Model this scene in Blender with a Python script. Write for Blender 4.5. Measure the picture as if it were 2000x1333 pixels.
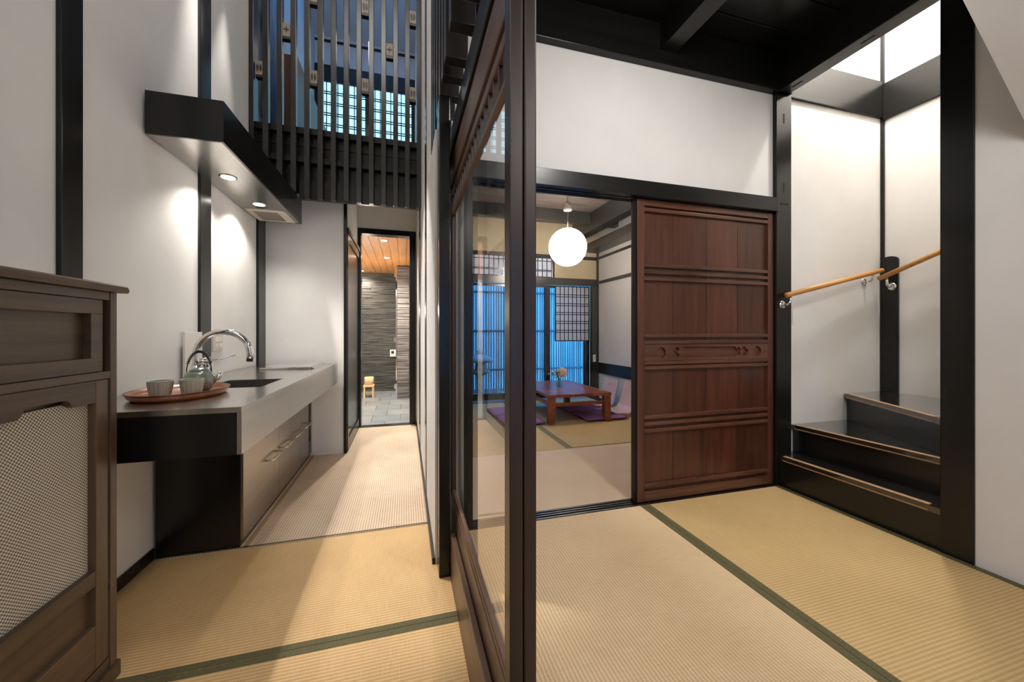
import bpy, bmesh, math, random
from mathutils import Vector, Matrix, Euler
random.seed(7)
for o in list(bpy.data.objects): bpy.data.objects.remove(o, do_unlink=True)
S = bpy.context.scene
C = S.collection
PI = math.pi

# ------------------------------------------------------------------ camera
cam_d = bpy.data.cameras.new('camera'); cam = bpy.data.objects.new('camera', cam_d); C.objects.link(cam)
cam.location = (0, 0, 1.12); cam.rotation_euler = (PI/2, 0, math.radians(-15.867))
cam_d.sensor_width = 36; cam_d.lens = 735*36/2000; cam_d.shift_y = -17/2000
cam_d.clip_start = .02; cam_d.clip_end = 200
S.camera = cam
# ------------------------------------------------------------------ world: dusk sky
w = bpy.data.worlds.new('dusk'); S.world = w; w.use_nodes = True
bg = w.node_tree.nodes['Background']; bg.inputs[0].default_value = (.055, .30, .74, 1); bg.inputs[1].default_value = 6.4
# ------------------------------------------------------------------ exposure
vs = S.view_settings
vs.view_transform = 'Standard'; vs.look = 'None'; vs.gamma = 1; vs.use_curve_mapping = False
vs.exposure = 0.0

# ------------------------------------------------------------------ lights
def light(name, kind, loc, energy, color=(1, .92, .82), size=.1, aim=None, cone=None, blend=.3):
    d = bpy.data.lights.new(name, kind); o = bpy.data.objects.new(name, d); C.objects.link(o)
    o.location = loc; d.energy = energy; d.color = color
    if kind == 'AREA': d.size = size
    else: d.shadow_soft_size = size
    if kind == 'SPOT': d.spot_size = cone; d.spot_blend = blend
    if aim is not None: o.rotation_euler = (Vector(aim)-Vector(loc)).to_track_quat('-Z', 'Y').to_euler()
    return o
WARM = (1, .955, .91); NEUT = (1, .97, .94)
light('entry_fill_light', 'POINT', (1.1, -.85, 2.55), 40, WARM, .35)  # unseen lamp added behind the camera as fill for the entry
light('entry_wall_washer', 'SPOT', (1.30, .50, 2.93), 96, WARM, .10, (1.36, 2.0, 1.2), math.radians(138), 1.0)
light('kitchen_fill_light', 'POINT', (-.45, -.9, 3.1), 22, WARM, .6)  # second unseen lamp behind the camera, added to fill the kitchen side
light('atrium_fill_light', 'POINT', (-.35, 1.5, 5.0), 66, NEUT, .45)  # unseen lamp added for ambient light in the tall kitchen space
light('tea_room_fill_light', 'POINT', (.80, 2.75, 2.60), 30, (1, .95, .90), .10)  # hidden lamp added to brighten the tea room and its near mat
light('stair_lamp_light', 'POINT', (3.3, 1.66, 4.02), 165, (1, .96, .90), .07)
light('wall_spot_light', 'SPOT', (-1.14, 2.62, 3.62), 290, (1, .955, .91), .04, (-.08, 2.86, 0), math.radians(50), .3)
light('wall_spot_light', 'SPOT', (-1.13, 3.08, 3.62), 100, (1, .955, .91), .03, (-.30, 2.7, 0), math.radians(46), .3)

# ------------------------------------------------------------------ materials
def srgb(r, g, b):
    f = lambda c: c/12.92 if c <= .04045 else ((c+.055)/1.055)**2.4
    return (f(r/255), f(g/255), f(b/255), 1)
class NT:
    def __init__(s, name):
        s.m = bpy.data.materials.new(name); s.m.use_nodes = True; s.t = s.m.node_tree; s.n = s.t.nodes; s.l = s.t.links
        s.b = s.n['Principled BSDF']; s.out = s.n['Material Output']
    def add(s, typ, **kw):
        n = s.n.new(typ)
        for k, v in kw.items(): setattr(n, k, v)
        return n
    def link(s, a, b): s.l.new(a, b)
    def math(s, op, a, b=None):
        n = s.add('ShaderNodeMath', operation=op)
        for i, x in enumerate((a, b)):
            if x is None: continue
            if isinstance(x, (int, float)): n.inputs[i].default_value = x
            else: s.link(x, n.inputs[i])
        return n.outputs[0]
    def coord(s, scale=(1, 1, 1)):
        tc = s.add('ShaderNodeNewGeometry'); mp = s.add('ShaderNodeMapping'); mp.inputs['Scale'].default_value = scale
        s.link(tc.outputs['Position'], mp.inputs[0]); return mp.outputs[0]
    def noise(s, vec, scale, detail=4, rough=.55):
        n = s.add('ShaderNodeTexNoise'); n.inputs['Scale'].default_value = scale; n.inputs['Detail'].default_value = detail
        n.inputs['Roughness'].default_value = rough; s.link(vec, n.inputs['Vector']); return n.outputs[0]
    def ramp(s, fac, c0, c1, p0=0., p1=1.):
        r = s.add('ShaderNodeValToRGB'); e = r.color_ramp.elements
        e[0].color = c0; e[1].color = c1; e[0].position = p0; e[1].position = p1
        s.link(fac, r.inputs[0]); return r.outputs[0]
    def bump(s, h, strength, dist=.002):
        b = s.add('ShaderNodeBump'); b.inputs['Strength'].default_value = strength; b.inputs['Distance'].default_value = dist
        s.link(h, b.inputs['Height']); s.link(b.outputs[0], s.b.inputs['Normal'])
M = {}
def plain(name, c0, rough=.5, metal=0, c1=None, scale=8, bump=0, spec=.5, stretch=(1, 1, 1), coat=0):
    t = NT(name); t.b.inputs['Roughness'].default_value = rough; t.b.inputs['Metallic'].default_value = metal
    t.b.inputs['Specular IOR Level'].default_value = spec
    if coat: t.b.inputs['Coat Weight'].default_value = coat; t.b.inputs['Coat Roughness'].default_value = .12
    v = t.coord(stretch); n = t.noise(v, scale)
    t.link(t.ramp(n, c0, c1 or tuple(x*1.25 for x in c0[:3])+(1,), .3, .7), t.b.inputs['Base Color'])
    if bump: t.bump(n, bump)
    M[name] = t.m; return t
def wood(name, dark, lit, axis='z', rough=.4, scale=9, spec=.5, bump=.15):
    st = {'x': (.06, 1, 1), 'y': (1, .06, 1), 'z': (1, 1, .06)}[axis]
    t = NT(name); v = t.coord(st)
    n1 = t.noise(v, scale*3.2, 6, .65); n2 = t.noise(t.coord(tuple(.5*x for x in st)), scale, 3)
    f = t.math('ADD', t.math('MULTIPLY', n1, .6), t.math('MULTIPLY', n2, .4))
    t.link(t.ramp(f, dark, lit, .35, .68), t.b.inputs['Base Color'])
    t.b.inputs['Roughness'].default_value = rough; t.b.inputs['Specular IOR Level'].default_value = spec
    t.bump(n1, bump, .0015); M[name] = t.m
    return t
def emit(name, col, strength):
    t = NT(name); t.b.inputs['Base Color'].default_value = (.8, .8, .8, 1)
    t.b.inputs['Emission Color'].default_value = col; t.b.inputs['Emission Strength'].default_value = strength; M[name] = t.m
def tatami(name, axis, dark, lit, pitch=.0142):
    t = NT(name); g = t.add('ShaderNodeNewGeometry'); sp = t.add('ShaderNodeSeparateXYZ'); t.link(g.outputs['Position'], sp.inputs[0])
    a = sp.outputs['X' if axis == 'y' else 'Y']
    wob = t.noise(t.coord((1, 1, 1)), 3.0, 2)
    s = t.math('SINE', t.math('MULTIPLY', t.math('ADD', a, t.math('MULTIPLY', wob, .004)), 2*PI/pitch))
    s = t.math('ADD', t.math('MULTIPLY', s, .5), .5)
    fine = t.noise(t.coord((1, .03, 1) if axis == 'x' else (.03, 1, 1)), 420, 2)
    big = t.noise(t.coord((1, 1, 1)), 2.2, 3)
    f = t.math('ADD', t.math('ADD', t.math('MULTIPLY', s, .30), t.math('MULTIPLY', fine, .38)), t.math('MULTIPLY', big, .32))
    t.link(t.ramp(f, dark, lit, .18, .72), t.b.inputs['Base Color'])
    t.b.inputs['Roughness'].default_value = .62; t.b.inputs['Specular IOR Level'].default_value = .3
    t.bump(t.math('ADD', s, t.math('MULTIPLY', fine, .3)), .35, .0015); M[name] = t.m
plain('plaster', srgb(222, 219, 215), .92, 0, srgb(230, 227, 223), 2.5, .06, .2)
plain('plaster_cream', srgb(214, 200, 165), .92, 0, srgb(222, 209, 176), 3, .06, .2)
plain('black', (.007, .0067, .0062, 1), .21, 0, (.012, .0115, .0105, 1), 5, .05, .36, (1, 1, .1))
plain('black_panel', (.006, .006, .006, 1), .24, 0, (.008, .008, .008, 1), 3)
plain('tread', (.012, .011, .010, 1), .07, 0, (.018, .016, .014, 1), 6, 0, .9, (1, .1, 1), 1)
wood('black_x', (.005, .005, .0046, 1), (.012, .0112, .010, 1), 'x', .28, 9, .32)
wood('black_y', (.005, .005, .0046, 1), (.012, .0112, .010, 1), 'y', .28, 9, .36)
wood('slat', (.012, .0112, .0104, 1), (.024, .022, .020, 1), 'z', .26)
wood('chest', srgb(60, 46, 32), srgb(106, 84, 62), 'y', .38)
wood('chest_v', srgb(62, 47, 33), srgb(108, 85, 63), 'z', .36)
wood('door_wood', srgb(62, 34, 24), srgb(104, 64, 48), 'z', .30)
wood('door_wood_x', srgb(66, 38, 28), srgb(116, 76, 58), 'x', .22)
wood('leaf_v', srgb(40, 27, 21), srgb(66, 47, 38), 'z', .34)
wood('leaf_y', srgb(78, 58, 46), srgb(126, 98, 80), 'y', .36)
wood('rail_wood', srgb(190, 128, 62), srgb(226, 170, 98), 'x', .38)
wood('table_wood', srgb(104, 50, 28), srgb(150, 82, 50), 'y', .28)
wood('cedar', srgb(168, 108, 54), srgb(202, 146, 88), 'y', .5)
wood('bath_wood', srgb(220, 184, 132), srgb(242, 214, 168), 'z', .5)
wood('brown_panel', srgb(86, 50, 30), srgb(128, 78, 48), 'z', .45)
wood('tray', srgb(120, 66, 36), srgb(186, 116, 70), 'x', .3)
plain('tray_rim', srgb(70, 36, 22), .3, 0, srgb(104, 56, 34), 20)
plain('nosing', srgb(160, 124, 88), .6, 0, srgb(182, 146, 108), 60)
plain('steel', (.50, .48, .46, 1), .20, 1, (.58, .56, .54, 1), 30, 0, .5, (1, .08, 1))
plain('steel_front', (.46, .44, .42, 1), .24, 1, (.54, .52, .50, 1), 30, .02, .5, (1, .05, 1))
plain('steel_door', (.34, .315, .285, 1), .30, 1, (.39, .365, .335, 1), 30, 0, .5, (1, .05, 1))
plain('hood_steel', (.42, .40, .375, 1), .23, 1, (.50, .48, .455, 1), 24, .02, .5, (1, .06, 1))
plain('chrome', (.78, .77, .75, 1), .07, 1, (.8, .79, .77, 1))
plain('brass', (.72, .62, .50, 1), .22, 1, (.78, .68, .56, 1))
plain('dark_metal', (.03, .03, .03, 1), .4, .6)
plain('white_plastic', srgb(226, 222, 214), .4, 0, srgb(230, 226, 218))
plain('grille', srgb(206, 196, 184), .5, 0, srgb(212, 202, 190))
plain('grille_dark', srgb(70, 62, 56), .6)
plain('heri', srgb(82, 77, 50), .8, 0, srgb(104, 98, 68), 160, .3, .3)
plain('heri_room', srgb(104, 100, 76), .8, 0, srgb(122, 118, 92), 160, .3, .3)
plain('seam', srgb(86, 72, 48), .8)
plain('tan_edge', srgb(150, 122, 84), .8, 0, srgb(170, 142, 102), 60)
plain('trim_dark', (.016, .014, .012, 1), .4)
plain('underfloor', (.02, .017, .014, 1), .8)
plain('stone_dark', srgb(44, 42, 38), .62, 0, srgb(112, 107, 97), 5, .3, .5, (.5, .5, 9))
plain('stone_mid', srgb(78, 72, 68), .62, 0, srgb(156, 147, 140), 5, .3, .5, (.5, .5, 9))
plain('stone_rough', srgb(168, 160, 152), .7, 0, srgb(214, 206, 198), 30, .8)
plain('bath_tile', srgb(116, 120, 120), .34, 0, srgb(140, 144, 142), 6, .05)
plain('bath_tile_light', srgb(128, 130, 128), .34, 0, srgb(148, 150, 148), 6, .05)
plain('grout', srgb(96, 98, 96), .8)
plain('cup', srgb(176, 166, 146), .45, 0, srgb(192, 182, 162), 40)
plain('cup_rim', srgb(160, 168, 148), .3, 0, srgb(176, 184, 164), 40)
plain('pot', srgb(112, 120, 108), .12, 0, srgb(132, 140, 126), 30, 0, .5, (1, 1, 1), 1)
plain('cushion', srgb(122, 84, 128), .85, 0, srgb(142, 100, 146), 60, .2, .2)
plain('zaisu', srgb(214, 176, 164), .4, 0, srgb(226, 192, 180), 5)
plain('petal', srgb(246, 226, 206), .6, 0, srgb(250, 236, 222), 40)
plain('leaf_green', srgb(70, 92, 52), .5, 0, srgb(120, 142, 88), 60)
plain('bud', srgb(176, 190, 146), .5, 0, srgb(200, 210, 172), 60)
plain('fence', srgb(126, 138, 140), .7, 0, srgb(164, 174, 174), 30, .2, .3, (1, 1, .05))
plain('fence_rail', srgb(90, 100, 110), .7)
plain('garden_soil', srgb(70, 78, 74), .95, 0, srgb(100, 108, 100), 12, .5)
plain('garden_stone', srgb(130, 140, 138), .85, 0, srgb(165, 175, 172), 18, .4)
plain('garden_leaf', srgb(120, 170, 150), .6, 0, srgb(190, 225, 205), 40)
plain('blue_cloth', srgb(120, 150, 190), .8, 0, srgb(150, 180, 210), 4)
plain('white_wall_blue_lit', srgb(190, 198, 210), .9, 0, srgb(198, 206, 216), 3)  # white paint with the blue dusk light mixed into its colour
plain('lattice_block', srgb(132, 120, 104), .5, 0, srgb(150, 138, 120), 30)
plain('pole_metal', (.2, .2, .2, 1), .3, 1)
emit('lamp_glow', (1, .93, .82, 1), 14)
t = NT('lantern_glow'); t.n.remove(t.b)
a_ = t.add('ShaderNodeBsdfTranslucent'); a_.inputs[0].default_value = (.92, .88, .85, 1); b_ = t.add('ShaderNodeBsdfDiffuse'); b_.inputs[0].default_value = (.85, .83, .80, 1)
mx = t.add('ShaderNodeMixShader'); mx.inputs[0].default_value = .35; t.link(a_.outputs[0], mx.inputs[1]); t.link(b_.outputs[0], mx.inputs[2]); t.link(mx.outputs[0], t.out.inputs[0]); M['lantern_glow'] = t.m
emit('shoji_glow', (.33, .74, 1, 1), 1.5)
emit('pendant_glow', (1, .95, .88, 1), 6)
emit('room_shoji', (.50, .66, 1.0, 1), .26)
# woven reed sheet in the chest doors
t = NT('woven'); g = t.add('ShaderNodeNewGeometry'); sp = t.add('ShaderNodeSeparateXYZ'); t.link(g.outputs['Position'], sp.inputs[0])
kk = 2*PI/.0105
sa = t.math('SINE', t.math('MULTIPLY', t.math('ADD', sp.outputs['Y'], t.math('MULTIPLY', sp.outputs['Z'], .18)), kk))
sb = t.math('SINE', t.math('MULTIPLY', sp.outputs['Z'], kk*1.0))
f = t.math('ADD', t.math('MULTIPLY', t.math('MULTIPLY', sa, sb), .5), .5)
t.link(t.ramp(f, srgb(104, 95, 78), srgb(226, 219, 200), .25, .75), t.b.inputs['Base Color']); t.b.inputs['Roughness'].default_value = .7
t.bump(f, .5, .001); M['woven'] = t.m
def glass(name, ior=1.5, tint=(1, 1, 1, 1), rough=0.0):
    t = NT(name); t.n.remove(t.b)
    fr = t.add('ShaderNodeFresnel'); fr.inputs[0].default_value = ior
    ge = t.add('ShaderNodeNewGeometry'); tr = t.add('ShaderNodeBsdfTransparent'); tr.inputs[0].default_value = tint
    gl = t.add('ShaderNodeBsdfGlossy'); gl.inputs['Roughness'].default_value = rough
    f = t.math('MULTIPLY', fr.outputs[0], t.math('SUBTRACT', 1.0, ge.outputs['Backfacing']))
    mx = t.add('ShaderNodeMixShader'); t.link(f, mx.inputs[0]); t.link(tr.outputs[0], mx.inputs[1]); t.link(gl.outputs[0], mx.inputs[2])
    t.link(mx.outputs[0], t.out.inputs[0]); M[name] = t.m
glass('glass', 1.55); glass('glass_pot', 1.4, (.86, .9, .84, 1))

# ------------------------------------------------------------------ mesh helpers (all coordinates in metres, in the room's frame)
def mesh_obj(name, bm, mat, parent=None, smooth=False):
    me = bpy.data.meshes.new(name); bm.normal_update(); bm.to_mesh(me); bm.free()
    mats = mat if isinstance(mat, (list, tuple)) else [mat]
    for m in mats: me.materials.append(M[m] if isinstance(m, str) else m)
    if smooth:
        for p in me.polygons: p.use_smooth = True
    o = bpy.data.objects.new(name, me); C.objects.link(o)
    if parent is not None: attach(o, parent)
    return o
BASE = {}
def attach(o, parent):
    o.parent = parent; o.matrix_parent_inverse = Matrix.Translation(-world_loc(parent))
def world_loc(p):
    return BASE.get(p.name, Vector((0, 0, 0)))
def thing(name, label, cat, loc, group=None):
    o = bpy.data.objects.new(name, None); C.objects.link(o); o.location = loc; BASE[o.name] = Vector(loc); o.empty_display_size = .05
    o['label'] = label; o['category'] = cat
    if group: o['group'] = group
    return o
def tag(o, label, cat, group=None):
    o['label'] = label; o['category'] = cat
    if group: o['group'] = group
    return o
def struct(o, label=None, cat='wall'):
    o['kind'] = 'structure'
    if label: o['label'] = label; o['category'] = cat
    return o
def add_box(bm, x0, x1, y0, y1, z0, z1, bev=0, mi=0):
    vs_ = [bm.verts.new(p) for p in ((x0, y0, z0), (x1, y0, z0), (x1, y1, z0), (x0, y1, z0), (x0, y0, z1), (x1, y0, z1), (x1, y1, z1), (x0, y1, z1))]
    fs = [bm.faces.new([vs_[i] for i in q]) for q in ((3, 2, 1, 0), (4, 5, 6, 7), (0, 1, 5, 4), (1, 2, 6, 5), (2, 3, 7, 6), (3, 0, 4, 7))]
    for f in fs: f.material_index = mi
    if bev:
        es = list({e for f in fs for e in f.edges})
        bmesh.ops.bevel(bm, geom=es, offset=bev, segments=2, affect='EDGES', profile=.6)
    return fs
def box(name, b, mat, parent=None, bev=0):
    bm = bmesh.new(); add_box(bm, *b, bev=bev); return mesh_obj(name, bm, mat, parent)
def boxes(name, bl, mat, parent=None, bev=0):
    bm = bmesh.new()
    for b in bl: add_box(bm, *b[:6], bev=bev, mi=b[6] if len(b) > 6 else 0)
    return mesh_obj(name, bm, mat, parent)
def add_tube(bm, pts, r, seg=10, cap=True):
    pts = [Vector(p) for p in pts]; rings = []; rr = r if isinstance(r, (list, tuple)) else [r]*len(pts)
    up = None
    for i, p in enumerate(pts):
        d = (pts[min(i+1, len(pts)-1)]-pts[max(i-1, 0)]).normalized()
        if up is None:
            up = Vector((0, 0, 1)) if abs(d.z) < .9 else Vector((1, 0, 0))
        a = d.cross(up).normalized(); b = a.cross(d).normalized(); up = b
        rings.append([bm.verts.new(p+rr[i]*(math.cos(2*PI*k/seg)*a+math.sin(2*PI*k/seg)*b)) for k in range(seg)])
    for i in range(len(rings)-1):
        for k in range(seg): bm.faces.new((rings[i][k], rings[i][(k+1) % seg], rings[i+1][(k+1) % seg], rings[i+1][k]))
    if cap:
        bm.faces.new(rings[0][::-1]); bm.faces.new(rings[-1])
    bmesh.ops.recalc_face_normals(bm, faces=bm.faces)
def tube(name, pts, r, mat, parent=None, seg=12, smooth=True):
    bm = bmesh.new(); add_tube(bm, pts, r, seg); o = mesh_obj(name, bm, mat, parent, smooth)
    return o
def add_lathe(bm, prof, c, seg=24, sx=1, sy=1, close=False):
    rings = []
    for r, z in prof:
        rings.append([bm.verts.new((c[0]+sx*r*math.cos(2*PI*k/seg), c[1]+sy*r*math.sin(2*PI*k/seg), c[2]+z)) for k in range(seg)])
    for i in range(len(rings)-1):
        for k in range(seg): bm.faces.new((rings[i][k], rings[i][(k+1) % seg], rings[i+1][(k+1) % seg], rings[i+1][k]))
    bm.faces.new(rings[0][::-1]); bm.faces.new(rings[-1])
    bmesh.ops.recalc_face_normals(bm, faces=bm.faces)
def lathe(name, prof, c, mat, parent=None, seg=24, sx=1, sy=1, smooth=True):
    bm = bmesh.new(); add_lathe(bm, prof, c, seg, sx, sy); return mesh_obj(name, bm, mat, parent, smooth)
def prism(name, poly, axis, a0, a1, mat, parent=None, bev=0):
    """poly: 2-D outline; axis: extrusion axis; coordinates fill the other two axes in xyz order"""
    bm = bmesh.new()
    def P(u, v, a): return {'x': (a, u, v), 'y': (u, a, v), 'z': (u, v, a)}[axis]
    A = [bm.verts.new(P(u, v, a0)) for u, v in poly]; B = [bm.verts.new(P(u, v, a1)) for u, v in poly]
    bm.faces.new(A); bm.faces.new(B[::-1]); n = len(poly)
    for i in range(n): bm.faces.new((A[i], B[i], B[(i+1) % n], A[(i+1) % n]))
    bmesh.ops.recalc_face_normals(bm, faces=bm.faces)
    if bev: bmesh.ops.bevel(bm, geom=list(bm.edges), offset=bev, segments=2, affect='EDGES')
    return mesh_obj(name, bm, mat, parent)
def inst(name, me, loc, parent=None):
    o = bpy.data.objects.new(name, me); C.objects.link(o); o.location = loc; BASE[o.name] = Vector(loc)
    if parent is not None: attach(o, parent)
    return o
def box_mesh(name, dx, dy, dz, mat, bev=0):
    bm = bmesh.new(); add_box(bm, -dx/2, dx/2, -dy/2, dy/2, 0, dz, bev); me = bpy.data.meshes.new(name); bm.to_mesh(me); bm.free()
    me.materials.append(M[mat]); return me
def cut(o, cutters):
    """boolean difference, applied, with throw-away cutters"""
    for k in cutters:
        md = o.modifiers.new('cut', 'BOOLEAN'); md.operation = 'DIFFERENCE'; md.object = k; md.solver = 'EXACT'
    dg = bpy.context.evaluated_depsgraph_get(); dg.update()
    me = bpy.data.meshes.new_from_object(o.evaluated_get(dg)); o.modifiers.clear(); old = o.data; o.data = me; bpy.data.meshes.remove(old)
    for k in cutters: bpy.data.objects.remove(k, do_unlink=True)
    return o

# ================================================================== THE SETTING
def tam(name, axis, d, l): tatami(name, axis, srgb(*d), srgb(*l))
tam('tat_corr', 'y', (152, 122, 88), (224, 202, 178)); tam('tat_kit', 'x', (172, 132, 82), (220, 186, 134))
tam('tat_entry', 'y', (178, 148, 108), (230, 204, 164)); tam('tat_entry_x', 'x', (166, 136, 88), (208, 178, 126))
tam('tat_room', 'x', (196, 168, 138), (224, 200, 170)); tam('tat_room2', 'x', (166, 138, 92), (202, 176, 124))
floor = struct(boxes('floor', [(-1.32, 3.9, -2.3, 2.3, -.16, -.05), (-1.32, 3.28, 2.3, 4.84, -.16, -.05), (.14, 3.28, 4.84, 5.9, -.16, -.05)], 'underfloor'), 'tatami covered floor of the house', 'floor')
def mat_(x0, x1, y0, y1, m, borders=()):
    o = box('tatami_mat', (x0, x1, y0, y1, -.05, 0), m, floor, .003)
    for b in borders: box('border_strip', b[:6], b[6] if len(b) > 6 else 'heri', o)
    return o
e = .0015
mat_(-1.19, .135, 2.258, 4.72, 'tat_corr', [(-.81, -.79, 2.258, 3.78, 0, e, 'tan_edge'), (-1.19, .135, 2.262, 2.272, 0, e, 'seam')])
mat_(-1.19, .2, 1.488, 2.25, 'tat_kit', [(-1.19, .199, 1.489, 1.515, 0, e)])
mat_(-1.19, .2, -2.25, 1.486, 'tat_kit', [(-1.19, .199, 1.459, 1.4855, 0, e)])
mat_(.29, 1.494, -2.25, 2.112, 'tat_entry', [(1.458, 1.4935, -2.25, 2.112, 0, e)])
mat_(1.4955, 2.63, -2.25, 2.112, 'tat_entry_x', [(1.496, 1.53, -2.25, 2.112, 0, e), (2.588, 2.628, -2.25, 2.112, 0, e)])
mat_(.2, 3.17, 2.215, 3.34, 'tat_room')
mat_(.2, 1.53, 3.348, 5.79, 'tat_room2', [(1.495, 1.529, 3.348, 5.79, 0, e)])
mat_(1.532, 3.17, 3.348, 5.79, 'tat_room2', [(1.533, 1.566, 3.348, 5.79, 0, e), (1.57, 3.17, 3.349, 3.36, 0, e)])
for ch in floor.children:
    if ch.data.materials[0].name == 'tat_room2':
        for b in ch.children: b.data.materials[0] = M['heri_room']

# --- walls
struct(box('wall_left', (-1.32, -1.2, -2.3, 3.9, -.16, 6.1), 'plaster'), 'tall off-white plaster wall behind the kitchen counter')
struct(box('wall_kitchen_end', (-1.2, -.535, 3.78, 3.9, -.16, 2.66), 'plaster'), 'short white wall at the end of the counter')
struct(box('wall_passage', (-.66, -.535, 3.9, 4.74, -.16, 2.66), 'plaster'), 'white wall of the passage above the dark sliding door')
struct(boxes('wall_passage_end', [(-.66, -.552, 4.74, 4.84, -.16, 2.66), (.124, .14, 4.74, 4.84, -.16, 2.66), (-.552, .124, 4.74, 4.84, 2.344, 2.66)], 'plaster'), 'white wall around the bathroom doorway')
struct(boxes('wall_partition', [(.14, .2, 1.85, 2.42, -.16, 2.1), (.14, .2, 2.42, 5.9, -.16, 6.1)], 'plaster'), 'white partition along the right side of the passage')
struct(box('ceiling_passage', (-1.2, .14, 3.62, 4.84, 2.66, 2.70), 'plaster'), 'white ceiling of the passage', 'ceiling')
struct(box('wall_room_front', (.2, 2.616, 2.147, 2.215, 2.1, 2.88), 'plaster'), 'pale pinkish plaster wall above the sliding door')
struct(box('wall_upper_right', (.32, .38, -2.3, 2.45, 3.2, 6.1), 'plaster'), 'white upper wall behind the hanging lattice')
struct(box('wall_upper_cross', (.2, .38, 2.42, 2.47, 3.13, 6.1), 'plaster'))
struct(boxes('ceiling_atrium', [(-1.34, .4, -2.4, 3.9, 6.1, 6.2), (-1.34, .4, 5.0, 5.95, 6.1, 6.2), (-1.34, -1.1, 3.9, 5.0, 6.1, 6.2), (.05, .4, 3.9, 5.0, 6.1, 6.2)], 'plaster'), 'high white ceiling over the kitchen', 'ceiling')
struct(boxes('wall_behind', [(-1.32, .32, -2.4, -2.3, -.16, 6.1), (.86, 3.9, -2.4, -2.3, -.16, 4.8), (.32, .86, -2.4, -2.3, -.16, .5), (.32, .86, -2.4, -2.3, 2.0, 6.1)], 'plaster'))
struct(box('window_1', (.32, .86, -2.36, -2.352, .5, 2.0), 'glass'))
struct(box('wall_right', (2.63, 2.71, -2.3, 1.128, -.16, 3.2), 'plaster'), 'white wall at the right beside the black stair post')
struct(box('wall_stair_back', (2.75, 3.9, 2.17, 2.27, -.16, 4.8), 'plaster'), 'white wall behind the stair handrail')
struct(box('wall_stair_right', (3.81, 3.9, -2.3, 2.17, -.16, 4.8), 'plaster'), 'white wall on the far right of the stairwell')
struct(box('ceiling_stair', (2.6, 3.95, -2.4, 2.3, 4.8, 4.86), 'plaster'), 'white ceiling of the stairwell', 'ceiling')
struct(box('wall_stair_upper', (2.622, 2.716, -2.3, 2.2, 3.16, 4.8), 'plaster'))
struct(prism('wall_sloped_soffit', [(1.93, 2.65), (2.63, 1.945), (2.63, 3.13), (1.93, 3.13)], 'y', -2.3, .95, 'plaster'), 'plastered sloping soffit at the upper right corner')

# --- dark posts and rails (setting)
trim_n = [0]
def trim(b, m='black', label=None, bev=.004, **k):
    trim_n[0] += 1
    o = struct(box('trim_%d' % trim_n[0], b, m, None, bev), label, 'post'); return o
trim((-1.205, -1.183, 1.738, 1.833, 0, 6.1), label='wide black post on the left wall above the chest')
trim((-1.205, -1.186, 2.695, 2.829, .85, 6.1), label='black post on the left wall passing behind the range hood')
trim((-1.205, -1.18, 3.62, 3.782, 0, 2.66), label='black corner post at the end of the counter')
trim((-1.2, -1.188, -2.3, 2.27, 0, .055), 'black_y', 'dark baseboard at the foot of the left wall')
trim((-.545, -.517, 3.765, 3.80, 0, 2.62), label='thin black post on the edge of the short white wall')
trim((.126, .142, 1.85, 4.74, 0, .03), 'black_y', 'dark skirting strip along the passage', 0)
trim((.136, .142, 2.60, 2.76, .03, 6.1), label='black batten on the passage wall near the lattice', bev=0)
trim((.136, .142, 3.62, 3.98, .03, 6.1), label='black batten on the passage wall near the bathroom', bev=0)
trim((.149, .199, 1.735, 1.852, 0, 2.2), label='glossy black post where the passage wall ends')
trim((.2, .372, 2.12, 2.21, 0, 2.0), label='black door post behind the glass door')
po = trim((2.612, 2.757, 2.118, 2.2, 0, 2.9), label='black post between the wooden door and the stairs')
plain('slot', (.001, .001, .001, 1), .9)
for b in ((2.677, 2.688, 2.1165, 2.119, 2.66, 2.73), (2.677, 2.688, 2.1165, 2.119, 2.15, 2.22), (2.645, 2.725, 2.1165, 2.119, 2.06, 2.072)): box('mortise_slot', b, 'slot', po)
trim((2.62, 2.74, 1.128, 1.248, 0, 3.2), label='wide black post in front of the stairs')
trim((3.795, 3.815, 2.145, 2.175, .6, 4.8), label='thin black corner post in the stairwell', bev=0)
# lintels and beams
struct(boxes('trim_lintel', [(.29, 2.614, 2.10, 2.148, 2.0, 2.1), (.29, 2.614, 2.148, 2.165, 1.995, 2.1), (.29, 2.614, 2.18, 2.19, 1.995, 2.1), (.29, 2.614, 2.205, 2.225, 1.995, 2.1), (.29, 2.614, 2.148, 2.225, 2.03, 2.1)], 'black_x', None, .002), 'black lintel with grooves over the sliding door', 'lintel')
trim((.2, 2.74, 2.095, 2.23, 2.875, 3.14), 'black_x', 'heavy black beam over the white wall')
po = trim((2.612, 2.722, -2.3, 2.13, 2.875, 3.16), 'black_y', 'black beam across the top of the stairs')
for y in (1.97, 1.55): box('mortise_slot', (2.66, 2.672, y, y+.07, 2.8735, 2.876), 'slot', po)
trim((1.60, 1.72, -2.3, 2.097, 2.965, 3.14), 'black_y', 'black ceiling beam running towards the camera')
trim((2.757, 3.81, 2.15, 2.172, 2.89, 3.19), 'black_x', 'black beam on the back wall of the stairwell')
trim((3.79, 3.812, -2.2, 2.15, 2.87, 3.17), 'black_y', 'black beam on the right wall of the stairwell')
trim((.215, .30, -.2, 2.12, 2.0, 2.11), 'black_y', 'black lintel over the glass door')
# black ceiling boards of the entry
ce = struct(box('ceiling_entry', (.30, 2.64, -2.3, 2.15, 3.16, 3.2), 'black_y'), 'black board ceiling over the entry', 'ceiling')
bme = box_mesh('ceiling_board', 2.32, .215, .018, 'black_x', .003)
for i in range(20): inst('ceiling_board', bme, (1.46, -2.18+.222*i, 3.142), ce)
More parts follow.
